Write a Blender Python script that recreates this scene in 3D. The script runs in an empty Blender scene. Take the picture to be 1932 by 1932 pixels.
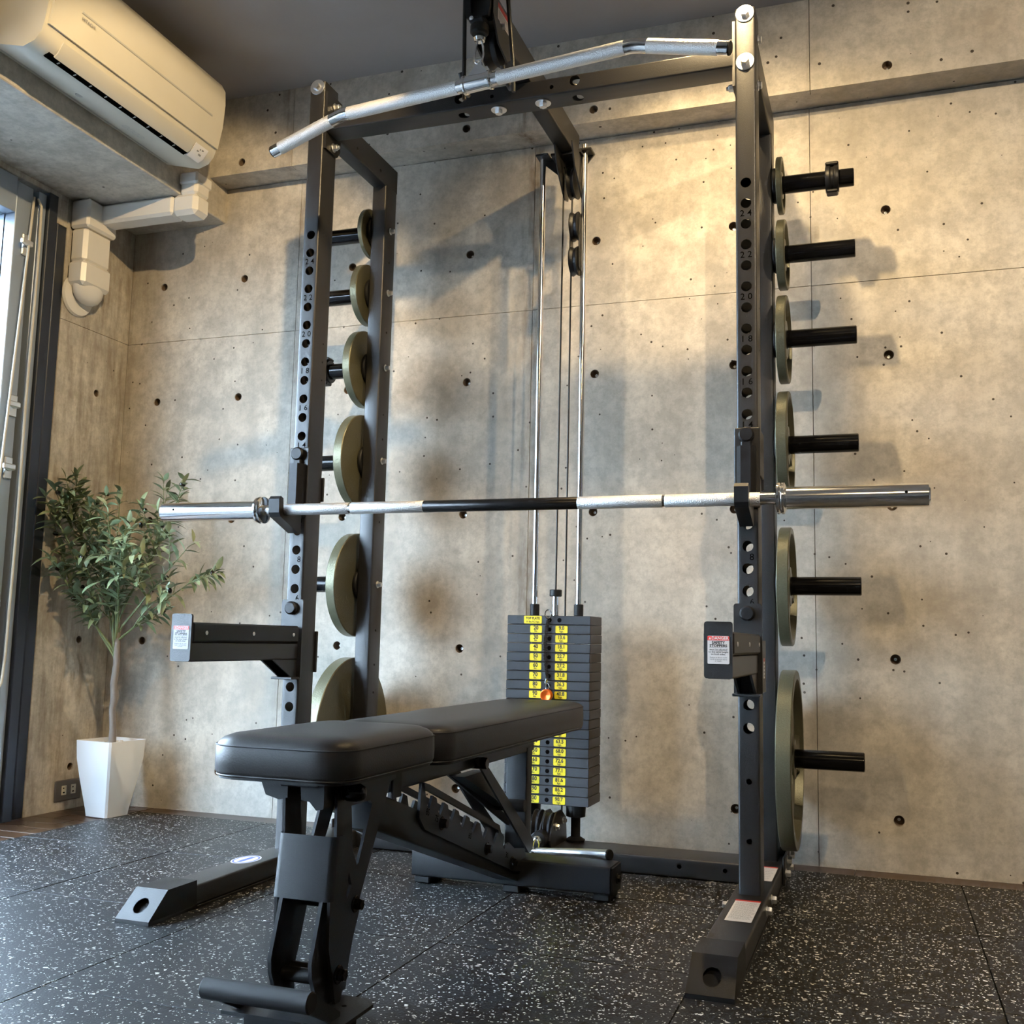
import bpy, bmesh, math, random
from mathutils import Vector, Matrix
from mathutils.geometry import delaunay_2d_cdt
random.seed(7)
PI = math.pi
SC = bpy.context.scene
COL = SC.collection

# ------------------------------------------------------------------ camera, world, lights
cam_d = bpy.data.cameras.new('camera'); cam = bpy.data.objects.new('camera', cam_d); COL.objects.link(cam)
cam_d.sensor_width = 36.0; cam_d.lens = 1983.94 / 1932 * 36.0
cam_d.clip_start = 0.05; cam_d.clip_end = 200
_r = Vector((0.94412036, 0.32889437, 0.02156949)); _u = Vector((0.0194852, -0.12102124, 0.99245866)); _f = Vector((-0.32902443, 0.93658014, 0.12066719))
cam.matrix_world = Matrix(((_r.x, _u.x, -_f.x, 0.85135513), (_r.y, _u.y, -_f.y, -2.37984829), (_r.z, _u.z, -_f.z, 0.58104032), (0, 0, 0, 1)))
SC.camera = cam
SC.view_settings.view_transform = 'Standard'; SC.view_settings.look = 'None'
SC.view_settings.gamma = 1.0; SC.view_settings.use_curve_mapping = False
SC.view_settings.exposure = 0.0

world = bpy.data.worlds.new('world'); SC.world = world; world.use_nodes = True
_bg = world.node_tree.nodes['Background']
_bg.inputs['Color'].default_value = (0.62, 0.80, 1.0, 1); _bg.inputs['Strength'].default_value = 38.0

def spot(name, loc, target, power, color, angle, blend=0.35, radius=0.02):
    d = bpy.data.lights.new(name, 'SPOT'); d.energy = power; d.color = color
    d.spot_size = math.radians(angle); d.spot_blend = blend; d.shadow_soft_size = radius
    o = bpy.data.objects.new(name, d); COL.objects.link(o); o.location = loc
    o.rotation_euler = (Vector(target) - Vector(loc)).to_track_quat('-Z', 'Y').to_euler()
    return o
_pd = bpy.data.lights.new('window_portal', 'AREA'); _pd.shape = 'RECTANGLE'; _pd.size = 3.1; _pd.size_y = 1.9; _pd.cycles.is_portal = True
_po = bpy.data.objects.new('window_portal', _pd); COL.objects.link(_po); _po.location = (-1.70, -1.45, 0.97); _po.rotation_euler = (0, -math.pi / 2, 0)
WARM = (1.0, 0.73, 0.38)
LAMPS = [((0.52, -0.24, 2.30), (0.50, 0.50, 0.9), 68, 130),
         ((0.36, 0.16, 2.34), (0.42, 0.64, 0.6), 17, 115),
         ((0.06, -0.92, 2.32), (-1.36, 0.36, 1.45), 125, 54),
         ((-0.86, -0.72, 2.32), (-1.20, -0.42, 2.15), 5, 80),
         ((1.70, -1.30, 2.34), (1.20, 0.64, 0.75), 140, 92),  # added unseen lamp, fills the lower right wall
         ((0.9, -3.2, 2.32), (0.6, -2.2, 0.0), 60, 120)]  # added unseen lamp, general room fill
for i, (l, t, w, a) in enumerate(LAMPS):
    spot('track_lamp_light', l, t, w, (1.0, 0.80, 0.54) if i == 4 else WARM, a)

# ------------------------------------------------------------------ material helpers
def nt(name):
    m = bpy.data.materials.new(name); m.use_nodes = True
    t = m.node_tree; b = t.nodes['Principled BSDF']
    return m, t, b
def N(t, ty, **kw):
    n = t.nodes.new(ty)
    for k, v in kw.items():
        if k.startswith('i_'): n.inputs[k[2:].replace('_', ' ')].default_value = v
        else: setattr(n, k, v)
    return n
def mixc(t, fac, a, b, mode='MIX'):
    n = t.nodes.new('ShaderNodeMix'); n.data_type = 'RGBA'; n.blend_type = mode
    for s, v in ((n.inputs[0], fac), (n.inputs[6], a), (n.inputs[7], b)):
        if hasattr(v, 'links') or hasattr(v, 'is_linked'): t.links.new(v, s)
        else: s.default_value = v if not isinstance(v, tuple) else (*v[:3], 1)
    return n.outputs[2]
def ramp(t, src, pts):
    n = t.nodes.new('ShaderNodeValToRGB'); t.links.new(src, n.inputs[0])
    cr = n.color_ramp
    while len(cr.elements) < len(pts): cr.elements.new(0.5)
    for e, (p, c) in zip(cr.elements, pts):
        e.position = p; e.color = (c, c, c, 1) if not isinstance(c, tuple) else (*c, 1)
    return n.outputs[0]
def mathn(t, op, a, b=None):
    n = t.nodes.new('ShaderNodeMath'); n.operation = op
    for s, v in zip(n.inputs, (a, b)):
        if v is None: continue
        if hasattr(v, 'is_linked'): t.links.new(v, s)
        else: s.default_value = v
    return n.outputs[0]
def simple(name, col, rough=0.5, metal=0.0, bump=0.0, bscale=300.0, var=0.0, coat=0.0, spec=None):
    m, t, b = nt(name)
    b.inputs['Base Color'].default_value = (*col, 1); b.inputs['Roughness'].default_value = rough; b.inputs['Metallic'].default_value = metal
    if coat: b.inputs['Coat Weight'].default_value = coat; b.inputs['Coat Roughness'].default_value = 0.15
    if spec is not None: b.inputs['Specular IOR Level'].default_value = spec
    g = N(t, 'ShaderNodeNewGeometry')
    nz = N(t, 'ShaderNodeTexNoise', i_Scale=bscale, i_Detail=3.0); t.links.new(g.outputs['Position'], nz.inputs['Vector'])
    if bump:
        bp = N(t, 'ShaderNodeBump', i_Strength=bump, i_Distance=0.002); t.links.new(nz.outputs[0], bp.inputs['Height']); t.links.new(bp.outputs[0], b.inputs['Normal'])
    n2 = N(t, 'ShaderNodeTexNoise', i_Scale=9.0, i_Detail=4.0); t.links.new(g.outputs['Position'], n2.inputs['Vector'])
    v = max(var, 0.06)
    c = mixc(t, n2.outputs[0], tuple(x * (1 - v) for x in col), tuple(min(1, x * (1 + v)) for x in col))
    t.links.new(c, b.inputs['Base Color'])
    return m

def concrete(name, base=(0.68, 0.63, 0.545), dark=(0.45, 0.41, 0.345)):
    m, t, b = nt(name); L = t.links
    g = N(t, 'ShaderNodeNewGeometry'); P = g.outputs['Position']
    n1 = N(t, 'ShaderNodeTexNoise', i_Scale=2.1, i_Detail=7.0, i_Roughness=0.62); L.new(P, n1.inputs['Vector'])
    mp = N(t, 'ShaderNodeMapping'); mp.inputs['Scale'].default_value = (16, 16, 1.6); L.new(P, mp.inputs['Vector'])
    n2 = N(t, 'ShaderNodeTexNoise', i_Scale=1.0, i_Detail=5.0, i_Roughness=0.6); L.new(mp.outputs[0], n2.inputs['Vector'])
    n3 = N(t, 'ShaderNodeTexNoise', i_Scale=15.0, i_Detail=9.0, i_Roughness=0.72); L.new(P, n3.inputs['Vector'])
    a = ramp(t, n1.outputs[0], [(0.38, 0.0), (0.62, 1.0)])
    s = ramp(t, n2.outputs[0], [(0.38, 0.0), (0.64, 1.0)])
    f = mathn(t, 'ADD', mathn(t, 'MULTIPLY', a, 0.62), mathn(t, 'MULTIPLY', s, 0.38))
    c = mixc(t, f, dark, base)
    c = mixc(t, ramp(t, n3.outputs[0], [(0.40, 0.55), (0.58, 0.0)]), c, tuple(x * 0.72 for x in dark))
    # pale bloom and rusty brown patches
    n4 = N(t, 'ShaderNodeTexNoise', i_Scale=0.9, i_Detail=3.0); L.new(P, n4.inputs['Vector'])
    c = mixc(t, ramp(t, n4.outputs[0], [(0.50, 0.0), (0.72, 0.34)]), c, (0.60, 0.57, 0.53))
    n5 = N(t, 'ShaderNodeTexNoise', i_Scale=3.3, i_Detail=6.0); L.new(P, n5.inputs['Vector'])
    c = mixc(t, ramp(t, n5.outputs[0], [(0.56, 0.0), (0.76, 0.36)]), c, (0.27, 0.19, 0.12))
    n6 = N(t, 'ShaderNodeTexNoise', i_Scale=48.0, i_Detail=6.0, i_Roughness=0.75); L.new(P, n6.inputs['Vector'])
    c = mixc(t, ramp(t, n6.outputs[0], [(0.35, 0.40), (0.55, 0.0)]), c, tuple(x * 0.62 for x in dark))
    sx_ = N(t, 'ShaderNodeSeparateXYZ'); L.new(P, sx_.inputs[0])
    mp2 = N(t, 'ShaderNodeMapping'); mp2.inputs['Scale'].default_value = (30, 30, 5); L.new(P, mp2.inputs['Vector'])
    n7 = N(t, 'ShaderNodeTexNoise', i_Scale=1.0, i_Detail=6.0, i_Roughness=0.65); L.new(mp2.outputs[0], n7.inputs['Vector'])
    for cx, wd, am in ((-0.160, 0.050, 0.95), (-1.003, 0.030, 0.75), (0.683, 0.020, 0.4), (-1.69, 0.16, 0.55)):
        d = mathn(t, 'ABSOLUTE', mathn(t, 'SUBTRACT', sx_.outputs[0], cx))
        fall = ramp(t, mathn(t, 'DIVIDE', d, wd), [(0.0, am), (1.0, 0.0)])
        msk = mathn(t, 'MULTIPLY', fall, ramp(t, n7.outputs[0], [(0.42, 0.0), (0.66, 1.0)]))
        c = mixc(t, msk, c, (0.17, 0.12, 0.075))
    # air holes
    v = N(t, 'ShaderNodeTexVoronoi', i_Scale=26.0); L.new(P, v.inputs['Vector'])
    sep = N(t, 'ShaderNodeSeparateColor'); L.new(v.outputs['Color'], sep.inputs[0])
    size = mathn(t, 'MULTIPLY', mathn(t, 'GREATER_THAN', sep.outputs[0], 0.52), mathn(t, 'MULTIPLY', sep.outputs[1], 0.125))
    pit = mathn(t, 'LESS_THAN', v.outputs['Distance'], size)
    c = mixc(t, pit, c, (0.045, 0.035, 0.025))
    L.new(c, b.inputs['Base Color'])
    b.inputs['Roughness'].default_value = 0.62; b.inputs['Specular IOR Level'].default_value = 0.35
    h = mathn(t, 'SUBTRACT', mathn(t, 'MULTIPLY', n3.outputs[0], 0.5), pit)
    bp = N(t, 'ShaderNodeBump', i_Strength=0.35, i_Distance=0.003); L.new(h, bp.inputs['Height']); L.new(bp.outputs[0], b.inputs['Normal'])
    return m

def rubber_floor(name):
    m, t, b = nt(name); L = t.links
    g = N(t, 'ShaderNodeNewGeometry'); P = g.outputs['Position']
    n = N(t, 'ShaderNodeTexNoise', i_Scale=70.0, i_Detail=3.0); L.new(P, n.inputs['Vector'])
    wv = N(t, 'ShaderNodeVectorMath', operation='SCALE'); wv.inputs['Scale'].default_value = 0.020; L.new(n.outputs['Color'], wv.inputs[0])
    ad = N(t, 'ShaderNodeVectorMath', operation='ADD'); L.new(P, ad.inputs[0]); L.new(wv.outputs[0], ad.inputs[1])
    out = None
    for sc, th, sz in ((118.0, 0.60, 0.38), (205.0, 0.64, 0.42)):
        v = N(t, 'ShaderNodeTexVoronoi', i_Scale=sc); L.new(ad.outputs[0], v.inputs['Vector'])
        sp = N(t, 'ShaderNodeSeparateColor'); L.new(v.outputs['Color'], sp.inputs[0])
        r = mathn(t, 'MULTIPLY', mathn(t, 'GREATER_THAN', sp.outputs[0], th), mathn(t, 'MULTIPLY', sp.outputs[1], sz))
        k = mathn(t, 'LESS_THAN', v.outputs['Distance'], r)
        out = k if out is None else mathn(t, 'MAXIMUM', out, k)
    n2 = N(t, 'ShaderNodeTexNoise', i_Scale=240.0, i_Detail=2.0); L.new(P, n2.inputs['Vector'])
    base = mixc(t, n2.outputs[0], (0.007, 0.0072, 0.008), (0.014, 0.0145, 0.016))
    L.new(mixc(t, out, base, (0.66, 0.65, 0.60)), b.inputs['Base Color'])
    b.inputs['Roughness'].default_value = 0.42; b.inputs['Specular IOR Level'].default_value = 0.22
    bp = N(t, 'ShaderNodeBump', i_Strength=0.25, i_Distance=0.002); L.new(n2.outputs[0], bp.inputs['Height']); L.new(bp.outputs[0], b.inputs['Normal'])
    return m

def wood(name):
    m, t, b = nt(name); L = t.links
    g = N(t, 'ShaderNodeNewGeometry')
    oi = N(t, 'ShaderNodeObjectInfo')
    mp = N(t, 'ShaderNodeMapping'); mp.inputs['Scale'].default_value = (5, 60, 5); L.new(g.outputs['Position'], mp.inputs['Vector'])
    n = N(t, 'ShaderNodeTexNoise', i_Scale=1.0, i_Detail=5.0); L.new(mp.outputs[0], n.inputs['Vector'])
    c = mixc(t, n.outputs[0], (0.025, 0.012, 0.006), (0.075, 0.038, 0.019))
    c = mixc(t, mathn(t, 'MULTIPLY', oi.outputs['Random'], 0.6), c, (0.045, 0.022, 0.011))
    L.new(c, b.inputs['Base Color']); b.inputs['Roughness'].default_value = 0.30; b.inputs['Specular IOR Level'].default_value = 0.3
    return m

def hammertone(name, col):
    m, t, b = nt(name); L = t.links
    g = N(t, 'ShaderNodeNewGeometry')
    v = N(t, 'ShaderNodeTexNoise', i_Scale=330.0, i_Detail=2.0); L.new(g.outputs['Position'], v.inputs['Vector'])
    bp = N(t, 'ShaderNodeBump', i_Strength=0.30, i_Distance=0.002); L.new(v.outputs[0], bp.inputs['Height']); L.new(bp.outputs[0], b.inputs['Normal'])
    c = mixc(t, v.outputs[0], tuple(x * 0.8 for x in col), tuple(x * 1.2 for x in col)); L.new(c, b.inputs['Base Color'])
    b.inputs['Metallic'].default_value = 0.5; b.inputs['Roughness'].default_value = 0.34
    return m

def knurl(name):
    m, t, b = nt(name); L = t.links
    g = N(t, 'ShaderNodeNewGeometry')
    v = N(t, 'ShaderNodeTexVoronoi', i_Scale=420.0); L.new(g.outputs['Position'], v.inputs['Vector'])
    bp = N(t, 'ShaderNodeBump', i_Strength=0.5, i_Distance=0.002); L.new(v.outputs['Distance'], bp.inputs['Height']); L.new(bp.outputs[0], b.inputs['Normal'])
    b.inputs['Base Color'].default_value = (0.88, 0.87, 0.86, 1); b.inputs['Metallic'].default_value = 1.0; b.inputs['Roughness'].default_value = 0.50
    return m

def leaf_mat(name):
    m, t, b = nt(name); L = t.links
    oi = N(t, 'ShaderNodeObjectInfo'); g = N(t, 'ShaderNodeNewGeometry')
    n = N(t, 'ShaderNodeTexNoise', i_Scale=14.0, i_Detail=2.0); L.new(g.outputs['Position'], n.inputs['Vector'])
    c = mixc(t, oi.outputs['Random'], (0.12, 0.165, 0.085), (0.27, 0.31, 0.17))
    c = mixc(t, ramp(t, n.outputs[0], [(0.55, 0.0), (0.75, 0.7)]), c, (0.40, 0.43, 0.25))
    L.new(c, b.inputs['Base Color']); b.inputs['Roughness'].default_value = 0.42
    return m

def bark_mat(name):
    m, t, b = nt(name); L = t.links
    g = N(t, 'ShaderNodeNewGeometry')
    mp = N(t, 'ShaderNodeMapping'); mp.inputs['Scale'].default_value = (60, 60, 14); L.new(g.outputs['Position'], mp.inputs['Vector'])
    n = N(t, 'ShaderNodeTexNoise', i_Scale=1.0, i_Detail=5.0); L.new(mp.outputs[0], n.inputs['Vector'])
    L.new(mixc(t, n.outputs[0], (0.10, 0.082, 0.068), (0.27, 0.23, 0.195)), b.inputs['Base Color']); b.inputs['Roughness'].default_value = 0.8
    bp = N(t, 'ShaderNodeBump', i_Strength=0.6, i_Distance=0.003); L.new(n.outputs[0], bp.inputs['Height']); L.new(bp.outputs[0], b.inputs['Normal'])
    return m

M = {}
M['concrete'] = concrete('concrete')
M['concrete_core'] = simple('concrete_joint', (0.16, 0.13, 0.10), 0.8)
M['hole'] = simple('tie_hole_mortar', (0.13, 0.09, 0.06), 0.85, bump=0.4, bscale=120)
M['ceil'] = simple('painted_ceiling', (0.36, 0.335, 0.32), 0.85, bump=0.12, bscale=60)
M['plaster'] = simple('plaster_wall', (0.24, 0.21, 0.18), 0.8, bump=0.1, bscale=80)
M['rubber'] = rubber_floor('speckled_rubber')
M['sub'] = simple('subfloor', (0.02, 0.018, 0.016), 0.8)
M['wood'] = wood('dark_wood')
M['steel'] = simple('black_powder_coat', (0.014, 0.0135, 0.0135), 0.36, spec=0.5, bump=0.22, bscale=700, var=0.1)
M['steel2'] = simple('bench_black_coat', (0.0085, 0.009, 0.010), 0.40, spec=0.28, bump=0.15, bscale=700, var=0.1)
M['dark'] = simple('dark_void', (0.003, 0.003, 0.003), 0.9, spec=0.0)
M['chrome'] = simple('chrome', (0.86, 0.86, 0.86), 0.13, 1.0)
M['zinc'] = simple('zinc_plate', (0.82, 0.82, 0.82), 0.30, 1.0, bump=0.12, bscale=160)
M['knurl'] = knurl('knurled_steel')
M['plate'] = hammertone('olive_hammertone', (0.125, 0.12, 0.074))
M['gloss'] = simple('gloss_black', (0.004, 0.004, 0.0045), 0.14, spec=0.22)
M['blackbar'] = simple('black_oxide', (0.020, 0.019, 0.019), 0.28, 0.7)
M['plastic'] = simple('black_plastic', (0.0075, 0.0075, 0.008), 0.40, spec=0.28, bump=0.1, bscale=500)
M['rubberb'] = simple('black_rubber', (0.008, 0.008, 0.0085), 0.5, spec=0.25)
M['stack'] = simple('stack_grey', (0.030, 0.032, 0.036), 0.45, spec=0.35, bump=0.12, bscale=600)
M['yellow'] = simple('yellow_label', (0.80, 0.66, 0.02), 0.4)
M['ink'] = simple('black_ink', (0.01, 0.01, 0.01), 0.5)
M['ink2'] = simple('grey_ink', (0.25, 0.25, 0.26), 0.5)
M['red'] = simple('red_label', (0.62, 0.04, 0.03), 0.4)
M['white'] = simple('white_label', (0.80, 0.79, 0.80), 0.45)
M['blue'] = simple('blue_label', (0.08, 0.13, 0.42), 0.4)
M['orange'] = simple('orange_anodised', (0.72, 0.13, 0.015), 0.28, 0.6)
M['leather'] = simple('black_leather', (0.013, 0.0115, 0.011), 0.40, spec=0.32, bump=0.14, bscale=420, var=0.15)
M['thread'] = simple('seam_thread', (0.012, 0.012, 0.014), 0.7)
M['acw'] = simple('ac_white_plastic', (0.58, 0.55, 0.47), 0.32)
M['acg'] = simple('ac_grey_plastic', (0.42, 0.41, 0.38), 0.4)
M['pvc'] = simple('white_pvc', (0.72, 0.69, 0.63), 0.25)
M['pot'] = simple('white_pot', (0.80, 0.80, 0.80), 0.3)
M['pebble'] = simple('pebbles', (0.62, 0.58, 0.53), 0.7)
M['leaf'] = leaf_mat('olive_leaf'); M['bark'] = bark_mat('olive_bark')
M['twig'] = simple('green_twig', (0.14, 0.17, 0.07), 0.6)
M['olive'] = simple('black_olive', (0.012, 0.009, 0.010), 0.2)
M['alu'] = simple('blue_grey_aluminium', (0.36, 0.42, 0.50), 0.35, 0.5)
M['aludark'] = simple('dark_aluminium', (0.022, 0.027, 0.038), 0.4, 0.3)
M['cord'] = simple('cream_cord', (0.55, 0.50, 0.40), 0.7)
M['louvre'] = simple('white_louvre', (0.72, 0.74, 0.78), 0.6)
M['fencew'] = simple('grey_fence_board', (0.26, 0.26, 0.27), 0.7)
M['outside'] = simple('shaded_ground', (0.022, 0.022, 0.022), 0.9, spec=0.1)  # near-black albedo puts the shade of an unbuilt overhang into the ground colour
M['lampw'] = simple('lamp_white', (0.7, 0.7, 0.7), 0.4)
M['outletm'] = simple('brushed_outlet', (0.22, 0.21, 0.20), 0.38, 0.8)
M['ivory'] = simple('ivory_socket', (0.72, 0.69, 0.58), 0.4)
mg, tg, bgl = nt('window_glass'); bgl.inputs['Transmission Weight'].default_value = 1.0; bgl.inputs['Roughness'].default_value = 0.0; bgl.inputs['IOR'].default_value = 1.02; bgl.inputs['Base Color'].default_value = (0.97, 0.99, 1, 1)
M['glass'] = mg
ml, tl, bl = nt('lamp_glow'); bl.inputs['Emission Color'].default_value = (1, 0.8, 0.5, 1); bl.inputs['Emission Strength'].default_value = 20
M['glow'] = ml

# ------------------------------------------------------------------ mesh helpers
class MB:
    def __init__(s): s.v = []; s.f = []; s.m = []
    def add(s, vs, fs, mi=0, mat=None):
        o = len(s.v)
        if mat is not None: vs = [mat @ Vector(v) for v in vs]
        s.v += [tuple(v) for v in vs]; s.f += [tuple(i + o for i in f) for f in fs]; s.m += [mi] * len(fs)
        return s
    def box(s, x0, x1, y0, y1, z0, z1, c=0.0015, mi=0, mat=None):
        if x0 > x1: x0, x1 = x1, x0
        if y0 > y1: y0, y1 = y1, y0
        if z0 > z1: z0, z1 = z1, z0
        c = min(c, (x1 - x0) * .45, (y1 - y0) * .45, (z1 - z0) * .45)
        X = (x0, x1); Y = (y0, y1); Z = (z0, z1); sg = (1, -1)
        if c <= 0:
            vs = [(X[i], Y[j], Z[k]) for i in (0, 1) for j in (0, 1) for k in (0, 1)]
            return s.add(vs, [(0, 1, 3, 2), (4, 6, 7, 5), (0, 4, 5, 1), (2, 3, 7, 6), (0, 2, 6, 4), (1, 5, 7, 3)], mi, mat)
        vs = []; ix = {}
        for i in (0, 1):
            for j in (0, 1):
                for k in (0, 1):
                    b = (X[i], Y[j], Z[k]); d = (sg[i] * c, sg[j] * c, sg[k] * c)
                    for a in range(3):
                        ix[i, j, k, a] = len(vs)
                        vs.append(tuple(b[q] + (0 if q == a else d[q]) for q in range(3)))
        fs = []
        cyc = ((0, 0), (1, 0), (1, 1), (0, 1))
        for a in range(3):
            for e in (0, 1):
                q = []
                for p in cyc:
                    k = [0, 0, 0]; k[a] = e; k[(a + 1) % 3] = p[0]; k[(a + 2) % 3] = p[1]
                    q.append(ix[(*k, a)])
                fs.append(tuple(q if e else q[::-1]))
        for a in range(3):
            b, d = (a + 1) % 3, (a + 2) % 3
            for e in (0, 1):
                for g in (0, 1):
                    k0 = [0, 0, 0]; k0[b] = e; k0[d] = g; k1 = list(k0); k1[a] = 1
                    fs.append((ix[(*k0, b)], ix[(*k1, b)], ix[(*k1, d)], ix[(*k0, d)]))
        for i in (0, 1):
            for j in (0, 1):
                for k in (0, 1): fs.append((ix[i, j, k, 0], ix[i, j, k, 1], ix[i, j, k, 2]))
        return s.add(vs, fs, mi, mat)
    def lathe(s, prof, p0, d, n=24, mi=0, cap=True):
        """prof: list of (radius, distance along d)"""
        p0 = Vector(p0); d = Vector(d).normalized()
        u = d.orthogonal().normalized(); w = d.cross(u)
        vs = []; fs = []
        for r, h in prof:
            for i in range(n):
                a = 2 * PI * i / n; vs.append(p0 + d * h + (u * math.cos(a) + w * math.sin(a)) * r)
        for k in range(len(prof) - 1):
            for i in range(n):
                j = (i + 1) % n; fs.append((k * n + i, k * n + j, (k + 1) * n + j, (k + 1) * n + i))
        if cap:
            fs.append(tuple(range(n))[::-1]); fs.append(tuple(range((len(prof) - 1) * n, len(prof) * n)))
        return s.add(vs, fs, mi)
    def cyl(s, p0, p1, r, n=20, c=0.0015, mi=0, r1=None):
        d = Vector(p1) - Vector(p0); L = d.length; r1 = r if r1 is None else r1
        c = min(c, r * .4, L * .4)
        return s.lathe([(r - c, 0), (r, c), (r1, L - c), (r1 - c, L)], p0, d, n, mi)
    def hexhead(s, p, d, r, h, mi=0):
        return s.lathe([(r, 0), (r, h * .8), (r * .85, h)], p, d, 6, mi)
    def bolt(s, p, d, rw=0.0125, rh=0.0085, h=0.008, mi=0):
        p = Vector(p); d = Vector(d).normalized()
        s.cyl(p, p + d * 0.0025, rw, 20, 0.0006, mi); s.hexhead(p + d * 0.0025, d, rh, h, mi); return s
    def sweep(s, pts, rad, n=10, mi=0, cap=True):
        pts = [Vector(p) for p in pts]; K = len(pts)
        if not isinstance(rad, (list, tuple)): rad = [rad] * K
        tang = [(pts[min(i + 1, K - 1)] - pts[max(i - 1, 0)]).normalized() for i in range(K)]
        u = tang[0].orthogonal().normalized(); vs = []; fs = []
        for i in range(K):
            if i:
                u = u - tang[i] * u.dot(tang[i])
                u = u.normalized() if u.length > 1e-6 else tang[i].orthogonal().normalized()
            w = tang[i].cross(u)
            for k in range(n):
                a = 2 * PI * k / n; vs.append(pts[i] + (u * math.cos(a) + w * math.sin(a)) * rad[i])
        for i in range(K - 1):
            for k in range(n):
                j = (k + 1) % n; fs.append((i * n + k, i * n + j, (i + 1) * n + j, (i + 1) * n + k))
        if cap: fs.append(tuple(range(n))[::-1]); fs.append(tuple(range((K - 1) * n, K * n)))
        return s.add(vs, fs, mi)
    def prism(s, poly, holes, origin, U, V, thick, mi=0):
        """flat plate: 2D outline (+ holes), origin + U*x + V*y, extruded along U x V"""
        U = Vector(U); V = Vector(V); W = U.cross(V).normalized(); O = Vector(origin)
        loops = [list(poly)] + [list(h) for h in holes]
        pts = []; ed = []
        for lp in loops:
            o = len(pts); pts += [Vector((p[0], p[1])) for p in lp]
            ed += [(o + i, o + (i + 1) % len(lp)) for i in range(len(lp))]
        r = delaunay_2d_cdt(pts, ed, [], 0, 1e-7)
        P2, F2 = r[0], r[2]
        def inside(lp, x, y):
            c = False; n = len(lp)
            for i in range(n):
                x0, y0 = lp[i]; x1, y1 = lp[i - 1]
                if (y0 > y) != (y1 > y) and x < (x1 - x0) * (y - y0) / (y1 - y0) + x0: c = not c
            return c
        tris = []
        for f in F2:
            cx = sum(P2[i].x for i in f) / len(f); cy = sum(P2[i].y for i in f) / len(f)
            if inside(loops[0], cx, cy) and not any(inside(h, cx, cy) for h in loops[1:]):
                a = sum(P2[f[i]].x * P2[f[(i + 1) % len(f)]].y - P2[f[(i + 1) % len(f)]].x * P2[f[i]].y for i in range(len(f)))
                tris.append(tuple(f) if a > 0 else tuple(f)[::-1])
        K = len(P2)
        vs = [O + U * p.x + V * p.y for p in P2]
        fs = []
        if thick:
            vs += [q + W * thick for q in vs]
            fs += [t[::-1] for t in tris] + [tuple(i + K for i in t) for t in tris]
            o = K * 2
            for li, lp in enumerate(loops):
                n = len(lp); b = len(vs)
                vs += [O + U * p[0] + V * p[1] for p in lp] + [O + U * p[0] + V * p[1] + W * thick for p in lp]
                for i in range(n):
                    j = (i + 1) % n; fs.append((b + i, b + j, b + n + j, b + n + i))
        else: fs = tris
        return s.add(vs, fs, mi)
    def tube(s, P0, A, U, L, w, d, r=0.004, holes=(), caps=True, mi=0):
        """rectangular tube along A; width w along U, depth d along V = A x U; holes (face, pos, off, radius)"""
        A = Vector(A).normalized(); U = Vector(U).normalized(); V = A.cross(U); P0 = Vector(P0)
        for nm, nrm, tang, half, ext in (('+U', U, V, w / 2, d), ('-U', -U, V, w / 2, d), ('+V', V, U, d / 2, w), ('-V', -V, U, d / 2, w)):
            e = ext / 2 - r
            hs = []
            for (f, pos, off, rad) in holes:
                if f == nm:
                    k = 16 if rad > .006 else 10
                    hs.append([(pos + rad * math.cos(2 * PI * i / k), off + rad * math.sin(2 * PI * i / k)) for i in range(k)])
                    b = [P0 + A * (pos + rad * math.cos(2 * PI * i / k)) + tang * (off + rad * math.sin(2 * PI * i / k)) + nrm * half for i in range(k)]
                    s.add(b + [q - nrm * 0.003 for q in b], [(i, (i + 1) % k, k + (i + 1) % k, k + i) for i in range(k)], mi)
            s.prism([(0, -e), (L, -e), (L, e), (0, e)], hs, P0 + nrm * half, A, tang, 0, mi)
        prof = []
        for cu, cv, a0 in ((1, 1, 0), (-1, 1, 90), (-1, -1, 180), (1, -1, 270)):
            arc = []
            for k in range(4):
                a = math.radians(a0 + 30 * k)
                arc.append(U * (cu * (w / 2 - r) + r * math.cos(a)) + V * (cv * (d / 2 - r) + r * math.sin(a)))
            s.add([P0 + q for q in arc] + [P0 + A * L + q for q in arc], [(i, i + 1, 5 + i, 4 + i) for i in range(3)], mi)
            prof += arc
        if caps:
            n = len(prof)
            s.add([P0 + q for q in prof], [tuple(range(n))[::-1]], mi); s.add([P0 + A * L + q for q in prof], [tuple(range(n))], mi)
        return s
    def loft(s, loops, mi=0, cap0=True, cap1=True):
        n = len(loops[0]); vs = [p for l in loops for p in l]; fs = []
        for k in range(len(loops) - 1):
            for i in range(n):
                j = (i + 1) % n; fs.append((k * n + i, k * n + j, (k + 1) * n + j, (k + 1) * n + i))
        if cap0: fs.append(tuple(range(n))[::-1])
        if cap1: fs.append(tuple(range((len(loops) - 1) * n, len(loops) * n)))
        return s.add(vs, fs, mi)
    def text(s, body, size, origin, U, V, mi=0, bold=0.0, align='CENTER', sx=1.0):
        vs, fs = glyphs(body, bold, align)
        U = Vector(U); V = Vector(V); O = Vector(origin)
        return s.add([O + U * (x * size * sx) + V * (y * size) for x, y in vs], fs, mi)
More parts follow.
